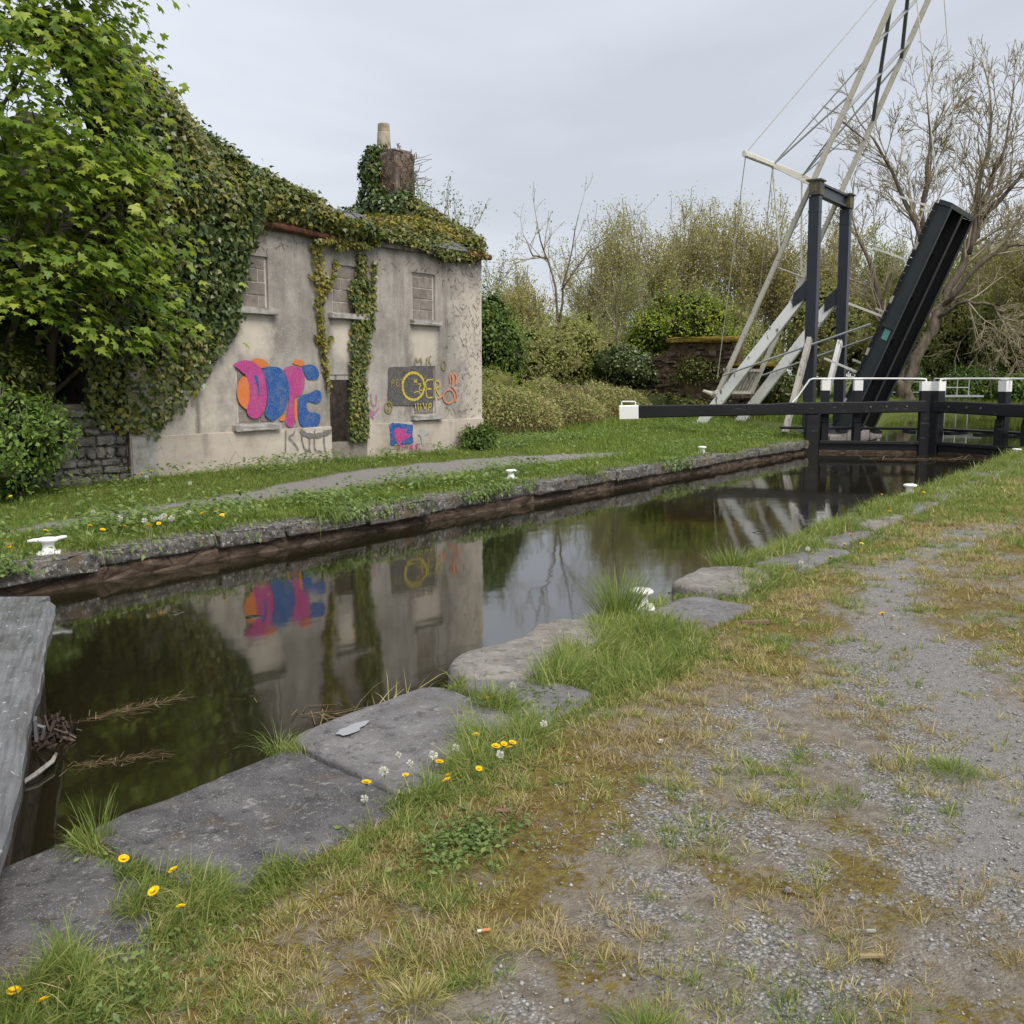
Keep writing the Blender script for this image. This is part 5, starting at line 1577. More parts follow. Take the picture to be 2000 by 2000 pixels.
# --- sycamore at the left edge
def sycamore():
    rg = np.random.default_rng(77)
    root = empty('sycamore_tree', (7.5, 13.6, 0), 'leafy bright green sycamore towering at the left edge beside the cottage', 'tree')
    st = [((7.45, 13.6, -.1), (.02, -.04, 1), 4.6, .17), ((7.95, 13.5, -.1), (.06, -.1, 1), 4.0, .10), ((7.0, 13.7, -.1), (-.06, 0, 1), 4.4, .13)]
    sg, tips = skeleton(rg, st, [((6, 8), .55, .5, .75, 6, .06, .06), ((4, 5), .6, .5, .6, 4, .1, .0), ((3, 3), .6, .55, .55, 3, .12, -.03), (0, 1, 1, 0, 3, .12, -.05)])
    sg = [q for q in sg if (q[1][0] - 7.4) ** 2 + (q[1][1] - 12.9) ** 2 < 3.0]
    obj('trunk', seg_mesh(sg, 6, .006), M['bark'], root)
    # flat drooping sprays of leaves in layers
    c = np.array([7.35, 12.75, 6.3]); R_ = np.array([1.75, 1.75, 4.7])
    ns = 760
    d = nrm(rg.normal(0, 1, (ns, 3)) * [1, 1, 1.1])
    rad = rg.uniform(.25, 1.0, ns) ** .45
    S_ = c + d * R_ * rad[:, None] * (1 + .22 * (fbm(d[:, 0] * 2.3 + 3, d[:, 2] * 3 + 1, 5)[:, None] - .5) * 2)
    S_ = S_[(S_[:, 2] > 2.2)]
    tp = np.array([p_[-1] for p_, _ in tips]); tp = tp[(tp[:, 2] > 2.2) & ((tp[:, 0] - 7.4) ** 2 + (tp[:, 1] - 12.9) ** 2 < 3.2)]
    S_ = np.vstack([S_, tp[rg.random(len(tp)) < .35]])
    # lower hanging sprays towards the house
    ex = np.column_stack([rg.uniform(7.7, 9.1, 60), rg.uniform(11.3, 12.6, 60), rg.uniform(1.9, 4.6, 60)])
    S_ = np.vstack([S_, ex])
    P = []; N = []; T = []; sz = []
    for s in S_:
        out = s - np.array([7.4, 13.1, s[2] - .5]); out[2] = 0; out = nrm(out)
        k = rg.integers(12, 25)
        sp = rg.normal(0, 1, (k, 3)) * [.24, .24, .07]
        al = (sp * out).sum(1)
        sp[:, 2] -= .35 * np.abs(al) + .1 * al
        P.append(s + sp); tl = rg.normal(0, .34, (k, 3)); tl[:, 2] *= .5
        N.append(np.array([0, 0, 1.0]) * rg.uniform(.55, 1.1) + out * rg.uniform(.25, .8) + tl)
        T.append(out * .9 + sp * 1.4 + np.array([0, 0, -.45]) + rg.normal(0, .25, (k, 3)))
        sz.append(rg.uniform(.07, .15, k))
    obj('crown', leaves(np.concatenate(P), np.concatenate(N), np.concatenate(T), np.concatenate(sz), S_MAPLE), M['maple'], root)


sycamore()
bush('evergreen_shrub', 'dark shaded evergreen shrub under the sycamore beside the ivy', (7.3, 14.4, 1.9), (1.7, .9, 2.0), 6500, .10, 'bush_green', 201, subs=18)
bush('evergreen_shrub', 'dense dark thicket filling the gap behind the sycamore trunk', (6.2, 15.0, 2.6), (1.6, 1.2, 2.8), 6000, .12, 'ivy', 202, subs=18)
bush('elder_bush', 'light green elder bush against the rubble wall at the left edge', (6.98, 12.3, .75), (.66, .5, .75), 5200, .08, 'elder', 203, subs=22, sub_r=.42, core=.5)
bush('elder_bush', 'dark glossy laurel-like bush above the pale elder at the left edge', (6.8, 12.9, 1.4), (.9, .5, .75), 4200, .10, 'ivy_olive', 204, subs=18, core=.6)
bush('elder_bush', 'small yellow-green bush low in the left corner of the far bank', (6.55, 11.95, .35), (.45, .3, .35), 1100, .07, 'elder', 205, subs=8, stems=False)
bush('corner_bush', 'low leafy green bush at the foot of the cottage right corner', (16.75, 12.4, .2), (.42, .3, .36), 1700, .07, 'bush_green', 206, subs=9, stems=False, core=.7)

PLOT[:] = [1.0, 0.0]
# --- beside and behind the cottage, right
bush('evergreen_tree', 'dark green bushy tree pressed against the cottage right side', (21.3, 16.0, 2.25), (1.3, 1.5, 2.2), 24000, .09, 'bush_green', 210, 'tree', subs=34, sub_r=.34, core=.6)
bush('shrub', 'bright mid-green shrub low beside the cottage corner', (20.6, 14.6, .95), (1.2, .9, .9), 6000, .08, 'evergreen', 211, subs=14)
bush('hedge_shrub', 'olive twiggy shrub between cottage and ruined wall', (27.0, 18.6, 2.0), (2.3, 1.7, 1.9), 20000, .09, 'hedge', 212, subs=34, sub_r=.32, core=.5)
bush('hedge_shrub', 'olive hedge clump behind the ivy-covered ruin', (31.2, 19.2, 2.1), (2.3, 1.6, 1.9), 18000, .10, 'hedge', 213, subs=34, sub_r=.32, core=.5)
bush('hedge_shrub', 'tall yellowish-olive shrub just right of the cottage eaves', (24.8, 20.0, 2.7), (1.9, 1.7, 2.6), 20000, .09, 'willow_green', 214, subs=34, sub_r=.32, core=.45)
bush('hedge_shrub', 'green shrub under the round-topped evergreen', (37.5, 16.6, 1.8), (2.6, 1.6, 1.9), 18000, .10, 'bush_green', 215, subs=34, sub_r=.34, core=.55)
bush('hedge_shrub', 'olive scrub behind the raised bridge poles', (40.0, 16.2, 1.9), (3.0, 1.6, 2.2), 18000, .11, 'hedge', 216, subs=34, sub_r=.34, core=.5)
bush('evergreen_tree', 'round-topped yellow-green evergreen tree behind the ruined wall', (35.6, 16.9, 3.3), (2.2, 2.1, 2.35), 24000, .11, 'evergreen', 217, 'tree', subs=46, sub_r=.28, up=1.2, core=.55, flat=.6)
bush('ivy_bush', 'dark glossy ivy clump crowning the left end of the ruined wall', (30.7, 16.7, 1.75), (.7, 1.25, .85), 8500, .085, 'ivy', 218, 'ivy', S_IVY, subs=18, stems=False, zmin=.9)
bush('ivy_bush', 'ivy curtain on the low wall behind the white bridge braces', (31.6, 12.1, 1.05), (.4, 1.15, 1.15), 6500, .085, 'ivy_olive', 219, 'ivy', S_IVY, subs=16, stems=False)

bush('ivy_bush', 'weeds and ivy sprawling at the foot of the ruined wall', (30.35, 15.2, .45), (.45, 1.7, .75), 7000, .08, 'ivy_olive', 220, 'ivy', S_IVY, subs=16, stems=False)
bush('ivy_bush', 'thin ivy patch clinging to the face of the ruined wall', (30.62, 14.0, 1.7), (.12, .7, .6), 1500, .075, 'ivy_olive', 221, 'ivy', S_IVY, subs=10, stems=False, fill=False)
# ruined abutment wall
ruin = empty('ruined_wall', (31, 14.7, 0), 'dark mossy ruined rubble wall beyond the bridge counterweight', 'wall')
ob = MB()
tops = [(12.0, 1.8), (12.7, 1.85), (12.72, 2.5), (13.2, 2.62), (14.9, 2.62), (15.0, 2.35), (15.7, 2.05), (16.2, 1.5), (17.4, .9)]
Vr = []
for y, z in tops: Vr += [(30.72, y, -.1), (30.72, y, z - .03), (31.4, y, z - .03), (31.4, y, -.1)]
nt = len(tops)
ob.add(Vr, [(i * 4 + j, i * 4 + j + 1, (i + 1) * 4 + j + 1, (i + 1) * 4 + j) for i in range(nt - 1) for j in range(3)] + [(0, 3, 2, 1), ((nt - 1) * 4, (nt - 1) * 4 + 1, (nt - 1) * 4 + 2, (nt - 1) * 4 + 3)])
M['ruin_stone'] = m_simple('ruin_stone', [(.05, .038, .03), (.115, .085, .068), (.19, .15, .125)], 4, .95, .1, .9, .04, rvar=.35)
M['ruin_core'] = m_simple('ruin_core', [(.05, .035, .022), (.11, .075, .045), (.16, .12, .06)], 4, .95, .1, .9, .04)
M['moss_cap'] = m_simple('moss_cap', [(.1, .07, .02), (.2, .14, .03), (.27, .22, .05)], 7, .95, .1, .8, .03)
obj('core', ob, M['ruin_core'], ruin)
rr = random.Random(77)
z = 0.0
while z < 2.6:
    h = rr.uniform(.09, .19); y = 12.0 + rr.uniform(0, .3)
    while y < 17.2:
        w_ = rr.uniform(.1, .5)
        zt_ = np.interp(y + w_ / 2, [a for a, b in tops], [b for a, b in tops])
        if z + h * .7 < zt_ and rr.random() < .72:
            P, Fb = block(30.68 + rr.uniform(-.03, .025), 30.9, y, y + w_ - rr.uniform(.01, .05), z + rr.uniform(-.03, .03), min(z + h - rr.uniform(0, .03), zt_), .045, .028, rr.randrange(9999), [-1, -.75, .75, 1])
            obj('stone', (P, Fb), M['ruin_stone'], ruin, smooth=True)
        y += w_
    z += h
P, Fb = block(30.55, 31.5, 12.7, 15.0, 2.56, 2.74, .07, .035, 5)
obj('moss_cap', (P, Fb), M['moss_cap'], ruin, smooth=True)
P, Fb = block(30.6, 31.45, 11.6, 12.72, 1.78, 1.93, .06, .03, 6)
obj('moss_cap', (P, Fb), M['moss_cap'], ruin, smooth=True)


# brambles on the rough ground between cottage and ruin
def bramble(label, cx, cy, rx, ry, h, n, seed):
    rg = np.random.default_rng(seed)
    root = empty('bramble_thicket', (cx, cy, 0), label, 'brambles')
    a = rg.uniform(0, 2 * np.pi, n); q = np.sqrt(rg.random(n))
    X = cx + rx * q * np.cos(a); Y = cy + ry * q * np.sin(a)
    top = h * np.sqrt(np.clip(1 - q ** 2 * .85, 0, 1)) * (.55 + .9 * fbm(X * 1.3, Y * 1.3, seed))
    Z = ground_z(X, Y) + top * rg.uniform(.25, 1.0, n) ** .5
    P = np.stack([X, Y, Z], 1)
    obj('leaves', leaves(P, np.array([0, -.5, .9]) + rg.normal(0, .5, (n, 3)), rg.normal(0, 1, (n, 3)), .075 * rg.uniform(.6, 1.4, n), S_LEAF), M['bramble'], root)
    ns = n // 9
    i = rg.choice(n, ns)
    Pb = P[i].copy(); Pb[:, 2] = np.maximum(Pb[:, 2] - rg.uniform(.15, .5, ns), 0.02)
    obj('dead_stalks', blades(Pb, rg.uniform(.35, .8, ns), rg.uniform(.008, .016, ns), rg.uniform(0, .7, ns), rg.uniform(.2, 1.4, ns), rg, 3), M['straw'], root)
    cn = MB(); r2 = random.Random(seed)
    for k in range(26):
        aa = r2.uniform(0, 6.28); x0 = cx + rx * r2.uniform(0, .8) * math.cos(aa); y0 = cy + ry * r2.uniform(0, .8) * math.sin(aa)
        b = r2.uniform(0, 6.28); ln = r2.uniform(.5, 1.2)
        cn.tube([(x0 + math.cos(b) * ln * t, y0 + math.sin(b) * ln * t, h * 1.1 * math.sin(min(3.0, .25 + t * 2.6)) + .02) for t in np.linspace(0, 1, 6)], .009, 4)
    obj('canes', cn, M['dead_stem'], root)
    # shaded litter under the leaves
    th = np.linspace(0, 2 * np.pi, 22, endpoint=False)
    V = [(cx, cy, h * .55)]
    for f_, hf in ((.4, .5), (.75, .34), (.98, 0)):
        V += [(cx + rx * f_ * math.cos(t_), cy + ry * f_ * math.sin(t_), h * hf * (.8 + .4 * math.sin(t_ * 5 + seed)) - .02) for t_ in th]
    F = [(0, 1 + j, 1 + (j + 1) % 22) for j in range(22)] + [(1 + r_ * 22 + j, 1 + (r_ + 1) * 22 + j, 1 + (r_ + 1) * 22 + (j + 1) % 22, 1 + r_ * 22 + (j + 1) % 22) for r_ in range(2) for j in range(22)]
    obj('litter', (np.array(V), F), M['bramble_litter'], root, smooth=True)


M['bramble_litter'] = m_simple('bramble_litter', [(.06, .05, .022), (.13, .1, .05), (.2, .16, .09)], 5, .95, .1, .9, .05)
bramble('bramble thicket hugging the cottage right corner', 19.4, 13.6, 2.0, 1.0, .95, 9000, 301)
bramble('straw-strewn bramble bank below the shrubs', 22.6, 14.6, 2.3, 1.3, 1.15, 10000, 302)
bramble('low bramble patch in front of the ruined wall', 26.8, 15.4, 2.6, 1.3, 1.0, 9000, 303)

# --- bare and budding trees behind
for i_, (b, h, sp_, mat, lab) in enumerate([
        ((50.6, 34.0, .5), 6.0, .32, 'willow', 'small budding willow far behind the sparse tree'),
        ((55.0, 31.0, .5), 8.2, .28, 'willow', 'tall beige budding willow in the row left of the evergreen top'),
        ((56.5, 27.5, .5), 9.4, .3, 'willow', 'tallest beige willow directly above the evergreen tree'),
        ((59.5, 25.2, .5), 9.6, .3, 'willow', 'broad beige willow behind the thin cables'),
        ((61.5, 22.6, .5), 9.3, .3, 'willow', 'beige willow behind the outrigger bar'),
        ((62.5, 20.0, .5), 8.2, .32, 'willow', 'dull willow seen between the two bridge posts'),
        ((64.0, 17.6, .5), 7.5, .34, 'willow_green', 'greenish willow behind the raised bridge leaf'),
        ((66.0, 14.0, .5), 8.0, .34, 'willow_green', 'green willow scrub behind the leaning bare tree'),
        ((64.0, 10.0, .5), 8.0, .34, 'willow_green', 'olive willow rising above the right gate'),
        ((58.0, 8.0, .4), 8.2, .32, 'willow', 'yellow-brown willow cut off by the right photo edge')]):
    twiggy('willow_tree', lab, b, h, sp_, 400 + i_, mat, 8, .13, nst=11, rmin=.016, lv=[((3, 4), .66, .6, .36, 5, .07, .06), ((4, 5), .6, .52, .42, 4, .09, .08), ((4, 5), .62, .5, .42, 3, .1, .08), (0, 1, 1, 0, 3, .12, .1)], group='budding willows behind the canal')
for i_, (c, r, mat, lab) in enumerate([
        ((46.0, 27.5, 2.6), (5, 2.5, 3.0), 'hedge', 'olive scrub mass at the foot of the distant willows'),
        ((52.0, 23.0, 3.2), (5, 2.5, 4.0), 'hedge', 'brownish scrub under the willows left of the bridge'),
        ((58.0, 18.5, 3.6), (4.5, 2.5, 4.6), 'hedge', 'scrub under the willows between the bridge posts'),
        ((62.0, 13.5, 3.6), (3.5, 2.5, 4.8), 'willow_green', 'yellowish-green scrub right of the bare tree trunk'),
        ((61.0, 9.5, 3.4), (3.0, 2.4, 4.6), 'willow_green', 'green scrub behind the right lock gate'),
        ((58.0, 6.2, 1.9), (2.5, 1.8, 2.2), 'bush_green', 'dark green bush at the right edge behind the gate'),
        ((41.0, 30.0, 2.6), (4, 2.5, 2.8), 'willow_green', 'olive scrub just right of the cottage, far back'),
        ((33.0, 28.0, 2.6), (4, 2.5, 3.0), 'hedge', 'scrub seen through the sparse tree by the cottage'),
        ((58.5, 7.6, 4.0), (2.6, 2.2, 4.8), 'willow_green', 'tall olive scrub at the right photo edge above the gate rail'),
        ((56.5, 14.2, 1.0), (2.6, 1.9, 1.5), 'bush_green', 'low green scrub behind the bare tree foot'),
        ((57.0, 10.6, .9), (2.2, 1.9, 1.4), 'bush_green', 'low green scrub behind the landing stage'),
        ((55.8, 7.6, .8), (1.8, 1.7, 1.3), 'bush_green', 'low dark green scrub behind the right gate rail')]):
    bush('scrub', lab, c, r, 16000, .17, mat, 430 + i_, subs=30, sub_r=.34, core=.5, stems=False, group='scrub under the willows')


def polytree(name, label, base, limbs, lv, seed, twig, nper, tl, leaf=None, leaf_s=.1, rmin=.01):
    rg = np.random.default_rng(seed)
    root = empty(name, base, label, 'tree')
    tm = MB(); st = []
    for pts, r0, r1 in limbs:
        p = np.array(pts, float)
        q = [p[0]]
        for a, b in zip(p[:-1], p[1:]):
            for t_ in (.33, .67, 1.0):
                q.append(a + (b - a) * t_ + rg.normal(0, .05 * r0 * 8, 3) * (t_ < 1))
        q = np.array(q); rad = np.linspace(r0, r1, len(q)) * rg.uniform(.9, 1.12, len(q))
        tm.tube(q, rad, 8)
        for k in range(int(nper * len(p) / 4)):
            f = rg.uniform(.28, 1.0); i = min(len(q) - 2, int(f * (len(q) - 1)))
            d = nrm(q[i + 1] - q[i])
            rv = nrm(np.cross(d, rg.normal(0, 1, 3)))
            a = rg.uniform(.35, .95)
            st.append((q[i], d * math.cos(a) + rv * math.sin(a), tl * rg.uniform(.6, 1.2) * (1.15 - .5 * f), max(.02, rad[i] * .42)))
        st.append((q[-1], nrm(q[-1] - q[-2]), tl * .9, r1))
    sg, tips = skeleton(rg, st, lv)
    obj('trunk', tm, M['bark'], root, smooth=True)
    obj('twigs', seg_mesh(sg, 4, rmin), M[twig], root, kind='stuff')
    if leaf:
        P = np.array([q for p_, _ in tips for q in p_[1:]]); P = np.repeat(P, 2, 0) + rg.normal(0, .08, (len(P) * 2, 3))
        obj('buds', leaves(P, rg.normal(0, 1, P.shape), rg.normal(0, 1, P.shape), leaf_s * rg.uniform(.5, 1.2, len(P)), S_LEAF), M[leaf], root)
    return root


BARE = [([(50.1, 12.33, -.2), (50.6, 12.0, 1.86), (51.09, 11.61, 3.28), (51.82, 10.95, 4.95), (52.5, 10.4, 6.85), (53.03, 10.03, 8.52), (53.69, 9.62, 10.9), (54.36, 9.2, 13.3)], .33, .05),
        ([(50.3, 12.5, .5), (51.25, 12.51, 4.26), (51.89, 12.36, 7.63), (52.29, 12.34, 10.03), (52.64, 12.29, 11.96), (52.86, 12.53, 14.36)], .21, .04),
        ([(51.6, 12.2, 6.2), (50.91, 12.03, 7.74), (50.69, 12.74, 9.39), (50.46, 13.45, 11.04), (50.15, 14.24, 12.45)], .16, .05),
        ([(51.6, 11.0, 4.9), (51.88, 9.51, 6.74), (52.62, 8.59, 7.44), (53.3, 7.63, 7.56)], .15, .05),
        ([(51.4, 11.3, 4.2), (50.9, 9.9, 4.9), (51.39, 8.88, 4.7), (51.64, 8.35, 3.9)], .11, .035),
        ([(52.6, 10.3, 7.2), (53.06, 10.2, 9.47), (53.66, 9.89, 11.85), (53.99, 9.97, 14.2)], .16, .05),
        ([(50.2, 12.5, .3), (50.03, 12.93, 2.33), (50.02, 13.5, 4.71), (50.1, 14.1, 6.8), (50.0, 14.9, 8.6)], .24, .05),
        ([(53.2, 10.0, 8.8), (53.9, 8.9, 10.2), (54.6, 7.9, 11.6), (55.0, 7.2, 12.6)], .12, .04)]
polytree('bare_tree', 'big leafless tree leaning right beyond the raised bridge, trunk by the water', (50.1, 12.3, 0), BARE,
         [((3, 4), .58, .55, .5, 4, .1, .04), ((3, 4), .6, .55, .5, 3, .12, .04), ((2, 3), .62, .55, .5, 3, .14, .04), (0, 1, 1, 0, 2, .14, .04)], 500, 'twig', 15, 2.2, 'willow', .07, .012)
SPARSE = [([(31.0, 19.4, .2), (31.0, 19.36, 3.02), (31.11, 19.59, 4.62), (31.01, 20.02, 5.87), (30.98, 20.31, 6.94)], .065, .014),
          ([(31.04, 19.4, 3.4), (31.44, 19.27, 5.34), (31.84, 19.11, 7.12)], .045, .012),
          ([(31.2, 19.4, 4.5), (31.91, 18.72, 5.87), (32.15, 18.41, 6.05)], .03, .01),
          ([(31.05, 19.95, 5.6), (30.8, 20.34, 5.7), (30.7, 20.51, 6.15)], .04, .014), ([(33.2, 18.2, 1.5), (33.1, 18.3, 4.2), (33.4, 18.0, 6.0)], .05, .015)]
polytree('sparse_tree', 'small sparse tree with bare forked branches against the sky right of the cottage', (31, 19.4, 0), SPARSE,
         [((2, 3), .6, .55, .5, 3, .1, .05), (0, 1, 1, 0, 3, .12, .06)], 501, 'twig_pale', 6, 1.0, 'hedge', .07, .008)
twiggy('sapling_tree', 'thin-leaved young tree rising just right of the cottage gutter', (25.2, 19.2, .3), 5.6, .3, 510, 'hedge', 4, .08, nst=6, r0=.05, rmin=.006, twig='twig_pale')
twiggy('sapling_tree', 'thin-leaved young tree between the sparse tree and the evergreen', (35.5, 19.6, .3), 6.0, .35, 511, 'hedge', 4, .09, nst=6, r0=.05, rmin=.007, twig='twig_pale')

# ------------------------------------------------------------------ mooring bollards
def bollard_mesh(arms):
    root = empty('mooring_bollard', (0, 0, 0))
    obj('base', (lambda b: (b[0], b[1]))(block(-.17, .17, -.17, .17, -.03, .035, .02, .006, 8)), M['white_iron'], root, smooth=True)
    obj('column', MB().lathe([(.115, .03), (.1, .06), (.085, .12), (.09, .165), (.115, .19)], 0, 0, 18), M['white_iron'], root, smooth=True)
    hd = MB().lathe([(.06, .17), (.13, .182), (.155, .205), (.155, .225), (.13, .245), (.06, .255), (.01, .257)], 0, 0, 20)
    obj('head', hd, M['white_iron'], root, smooth=True)
    if arms:
        obj('arm', MB().tube([(-.1, 0, .21), (-.2, -.01, .215), (-.29, -.02, .205)], [.035, .03, .022], 8), M['white_iron'], root, smooth=True)
        obj('arm', MB().tube([(.1, 0, .22), (.2, .01, .24), (.27, .02, .245)], [.035, .03, .02], 8), M['white_iron'], root, smooth=True)
    return root


bsrc = None
BOL = [((4.86, 8.16, .0), R(-35), 1.0, True, 'white bollard with two side arms on the coping at the left'),
       ((12.3, 8.5, .01), .4, 1.0, False, 'white bollard on the far bank in front of the cottage path'),
       ((18.7, 8.35, .0), .2, 1.0, False, 'small white bollard on the far coping left of the balance beam'),
       ((5.86, 3.02, .0), .5, .95, False, 'chipped white bollard beside the spiky grass tuft on the near bank'),
       ((13.6, 3.2, .0), .1, 1.0, False, 'white bollard among dandelions on the near bank'),
       ((21.5, 3.15, .0), .3, 1.0, False, 'white bollard in the grass near the right lock gate')]
for (loc, rz, s_, arms, lab) in BOL:
    if arms:
        b = bollard_mesh(True)
    else:
        if bsrc is None:
            b = bsrc = bollard_mesh(False)
        else:
            b = copy_tree(bsrc)
    b.location = loc; b.rotation_euler = (0, 0, rz); b.scale = (s_ * .55,) * 3
    tag(b, lab, 'bollard', 'white mooring bollards along the lock')

# grey railing on the far bank and a landing stage over the water
rl = empty('metal_railing', (52, 13.3, .1), 'grey tubular railing behind the bare tree trunk', 'railing')
ra, rb_ = np.array([50.9, 14.9, 0]), np.array([53.0, 12.0, 0])
for k_ in range(5):
    q = ra + (rb_ - ra) * k_ / 4
    obj('post', MB().tube([q, q + [0, 0, 1.25]], .03, 6), M['grey_steel'], rl)
for h_ in (.72, 1.22):
    obj('rail', MB().tube([ra + [0, 0, h_], rb_ + [0, 0, h_]], .028, 6), M['grey_steel'], rl)
js = empty('landing_stage', (49.6, 9.9, -.4), 'small grey railed landing stage behind the gate posts', 'landing stage')
ja, jb = np.array([48.9, 10.7, 0]), np.array([50.2, 9.0, 0])
obj('platform', MB().beam(ja + [0, 0, .62], jb + [0, 0, .62], .7, .08), M['grey_steel'], js)
for k_ in range(4):
    q = ja + (jb - ja) * k_ / 4
    obj('post', MB().tube([q + [0, 0, -.7], q + [0, 0, 1.42]], .028, 6), M['grey_steel'], js)
for h_ in (1.0, 1.4):
    obj('rail', MB().tube([ja + [0, 0, h_], ja + (jb - ja) * .75 + [0, 0, h_]], .026, 6), M['grey_steel'], js)

# ------------------------------------------------------------------ grass
def keep(P, prob, rg):
    return P[rg.random(len(P)) < prob]


def grass_field(rg, n, xr, yr, dens):
    """n candidates, thinned by dens(x, y); nearer ground gets more"""
    u = rg.random(n)
    x = xr[0] * (xr[1] / xr[0]) ** u
    y = rg.uniform(yr[0], yr[1], n)
    k = rg.random(n) < dens(x, y)
    return x[k], y[k]


rg = np.random.default_rng(600)


def d_far(x, y):
    g_, m_, gr, pth = masks(x, y)
    cop = np.where(y < 8.42, np.clip(.25 + 1.1 * sstep(.42, .56, fbm(x * .9, y * .9, 91)) + .5 * sstep(8.15, 8.4, y), 0, 1), 1)
    vis = (y > 7.93) & ~((x > HX0 * PLOT_K) & (x < HX1 * PLOT_K) & (y > HY * PLOT_K - .03)) & (y > .9 * x - 14)
    near_wall = 1.0
    return np.clip((1 - pth * 1.1) * cop * vis * (.45 + .8 * fbm(x * 1.1, y * 1.1, 92)), 0, 1)


x, y = grass_field(rg, 280000, (3.6, 32), (7.93, 14.5), d_far)
z = ground_z(x, np.maximum(y, 8.45)) + np.where(y < 8.42, .005, -.005)
strip = .8 * np.exp(-((y - 8.8) / .4) ** 2) + .5 * np.exp(-((y - 11.2) / .25) ** 2) + .55 * sstep(13, 19, x)
ln = (.045 + .10 * np.clip(strip, 0, 1)) * rg.uniform(.5, 1.4, len(x)) * (.35 + 1.3 * fbm(x * 2.6, y * 2.6, 93))
wd = np.clip(.0045 + .00042 * x, .005, .014) * rg.uniform(.7, 1.3, len(x))
obj('grass', blades(np.stack([x, y, z], 1), ln, wd, rg.uniform(0, .5, len(x)), rg.uniform(.1, 1.2, len(x)), rg), M['grass'], kind='stuff', label='green grass and weeds covering the far bank', cat='grass', origin=(0, 0, 0))
# broad weed leaves in the far verge
k = 9000
x, y = grass_field(rg, 70000, (3.8, 30), (7.95, 13.0), lambda a, b: d_far(a, b) * (.15 + .85 * sstep(.48, .6, fbm(a * 1.3, b * 1.3, 94))) * np.clip(np.exp(-((b - 8.8) / .5) ** 2) + np.exp(-((b - 11.1) / .35) ** 2) + .15, 0, 1))
P = np.stack([x, y, ground_z(x, np.maximum(y, 8.45)) + rg.uniform(.02, .2, len(x))], 1)
obj('weeds', leaves(P, np.array([0, -.35, 1]) + rg.normal(0, .35, P.shape), rg.normal(0, 1, P.shape) * [1, 1, .3] + [0, 0, .15], rg.uniform(.035, .085, len(x)), S_LEAF), M['weed'], kind='stuff', label='broad-leaved weeds along the far towpath edges', cat='weeds', origin=(0, 0, 0))
n = 9000
x = 4 + 20 * rg.random(n) ** 1.15
k = rg.random(n) < sstep(.52, .62, fbm(x * .8, x * 0 + 3, 141)) * .9 + .04
x = x[k]; n = len(x)
u = rg.random(n) ** 1.4
P = np.stack([x + rg.normal(0, .03, n), 7.98 - .14 * np.minimum(u * 2.5, 1) + rg.normal(0, .03, n), .06 - .2 * u * (.3 + fbm(x * 1.5, x * 0, 143)) + rg.uniform(0, .05, n)], 1)
obj('weeds', leaves(P, np.array([0, -.8, .5]) + rg.normal(0, .4, P.shape), np.array([0, -.3, -.6]) + rg.normal(0, .5, P.shape), rg.uniform(.03, .075, n), S_LEAF), M['weed'], kind='stuff', label='weeds spilling over the edge of the far coping', cat='weeds', origin=(0, 0, 0))
# rank grass and reeds along the upper canal banks
x = rg.uniform(29, 60, 26000); e = far_edge(x); y = e + rg.gamma(1.3, .8, len(x)) - .25
k = (y > 5)
x, y = x[k], y[k]
P = np.stack([x, y, ground_z(x, y)], 1)
obj('reeds', blades(P, rg.uniform(.15, .5, len(x)), rg.uniform(.018, .035, len(x)), rg.uniform(0, .35, len(x)), rg.uniform(.1, .9, len(x)), rg), M['grass'], kind='stuff', label='rank waterside grass beyond the bridge', cat='grass', origin=(0, 0, 0))
# back land under the shrubs
x = rg.uniform(17.6, 34, 30000); y = rg.uniform(12.6, 20, 30000)
P = np.stack([x, y, ground_z(x, y)], 1)
obj('grass', blades(P, rg.uniform(.1, .35, len(x)), rg.uniform(.012, .02, len(x)), rg.uniform(0, .5, len(x)), rg.uniform(.1, 1.2, len(x)), rg), M['grass'], kind='stuff', label='rough grass under the shrubs right of the cottage', cat='grass', origin=(0, 0, 0))


def in_slab(x, y, grow=0.0):
    r = np.zeros(len(x), bool)
    for pts, _, _ in SL:
        P = np.array(pts); c = P.mean(0); P = c + (P - c) * (1 + grow)
        ins = np.zeros(len(x), bool)
        for a, b in zip(P, np.roll(P, -1, 0)):
            cond = ((a[1] > y) != (b[1] > y)) & (x < (b[0] - a[0]) * (y - a[1]) / (b[1] - a[1] + 1e-9) + a[0])
            ins ^= cond
        r |= ins
    return r


CLUMPS = [(1.70, 2.42, .2, .24, 1.0), (1.22, 2.2, .25, .18, .8), (1.95, 2.22, .15, .08, .6), (2.95, 2.26, .38, .13, 1.0), (3.25, 2.35, .3, .2, 1.0), (3.72, 2.58, .22, .22, .9), (4.5, 2.62, .75, .3, 1.1), (5.2, 2.72, .45, .36, 1.2),
          (4.6, 2.35, .6, .2, .8), (6.0, 2.95, .4, .12, .7), (7.2, 2.7, .7, .2, .8), (8.6, 3.0, .9, .25, 1.0), (9.8, 3.05, .9, .25, 1.1), (11.6, 3.05, 1.2, .3, 1.1), (13.4, 3.05, 1.4, .35, 1.0), (15.5, 3.1, 1.6, .4, 1.0),
          (18.5, 3.1, 2.0, .5, 1.1), (21.5, 3.0, 2.2, .6, 1.1), (2.35, 2.16, .3, .07, .55), (1.79, 2.85, .05, .1, .7), (2.74, 2.93, .05, .06, .6), (3.78, 2.9, .1, .1, .7)]


def lushness(x, y):
    l = np.zeros(len(x))
    for cx, cy, rx, ry, s in CLUMPS:
        l = np.maximum(l, s * np.exp(-(((x - cx) / rx) ** 2 + ((y - cy) / ry) ** 2) ** 1.5))
    return l


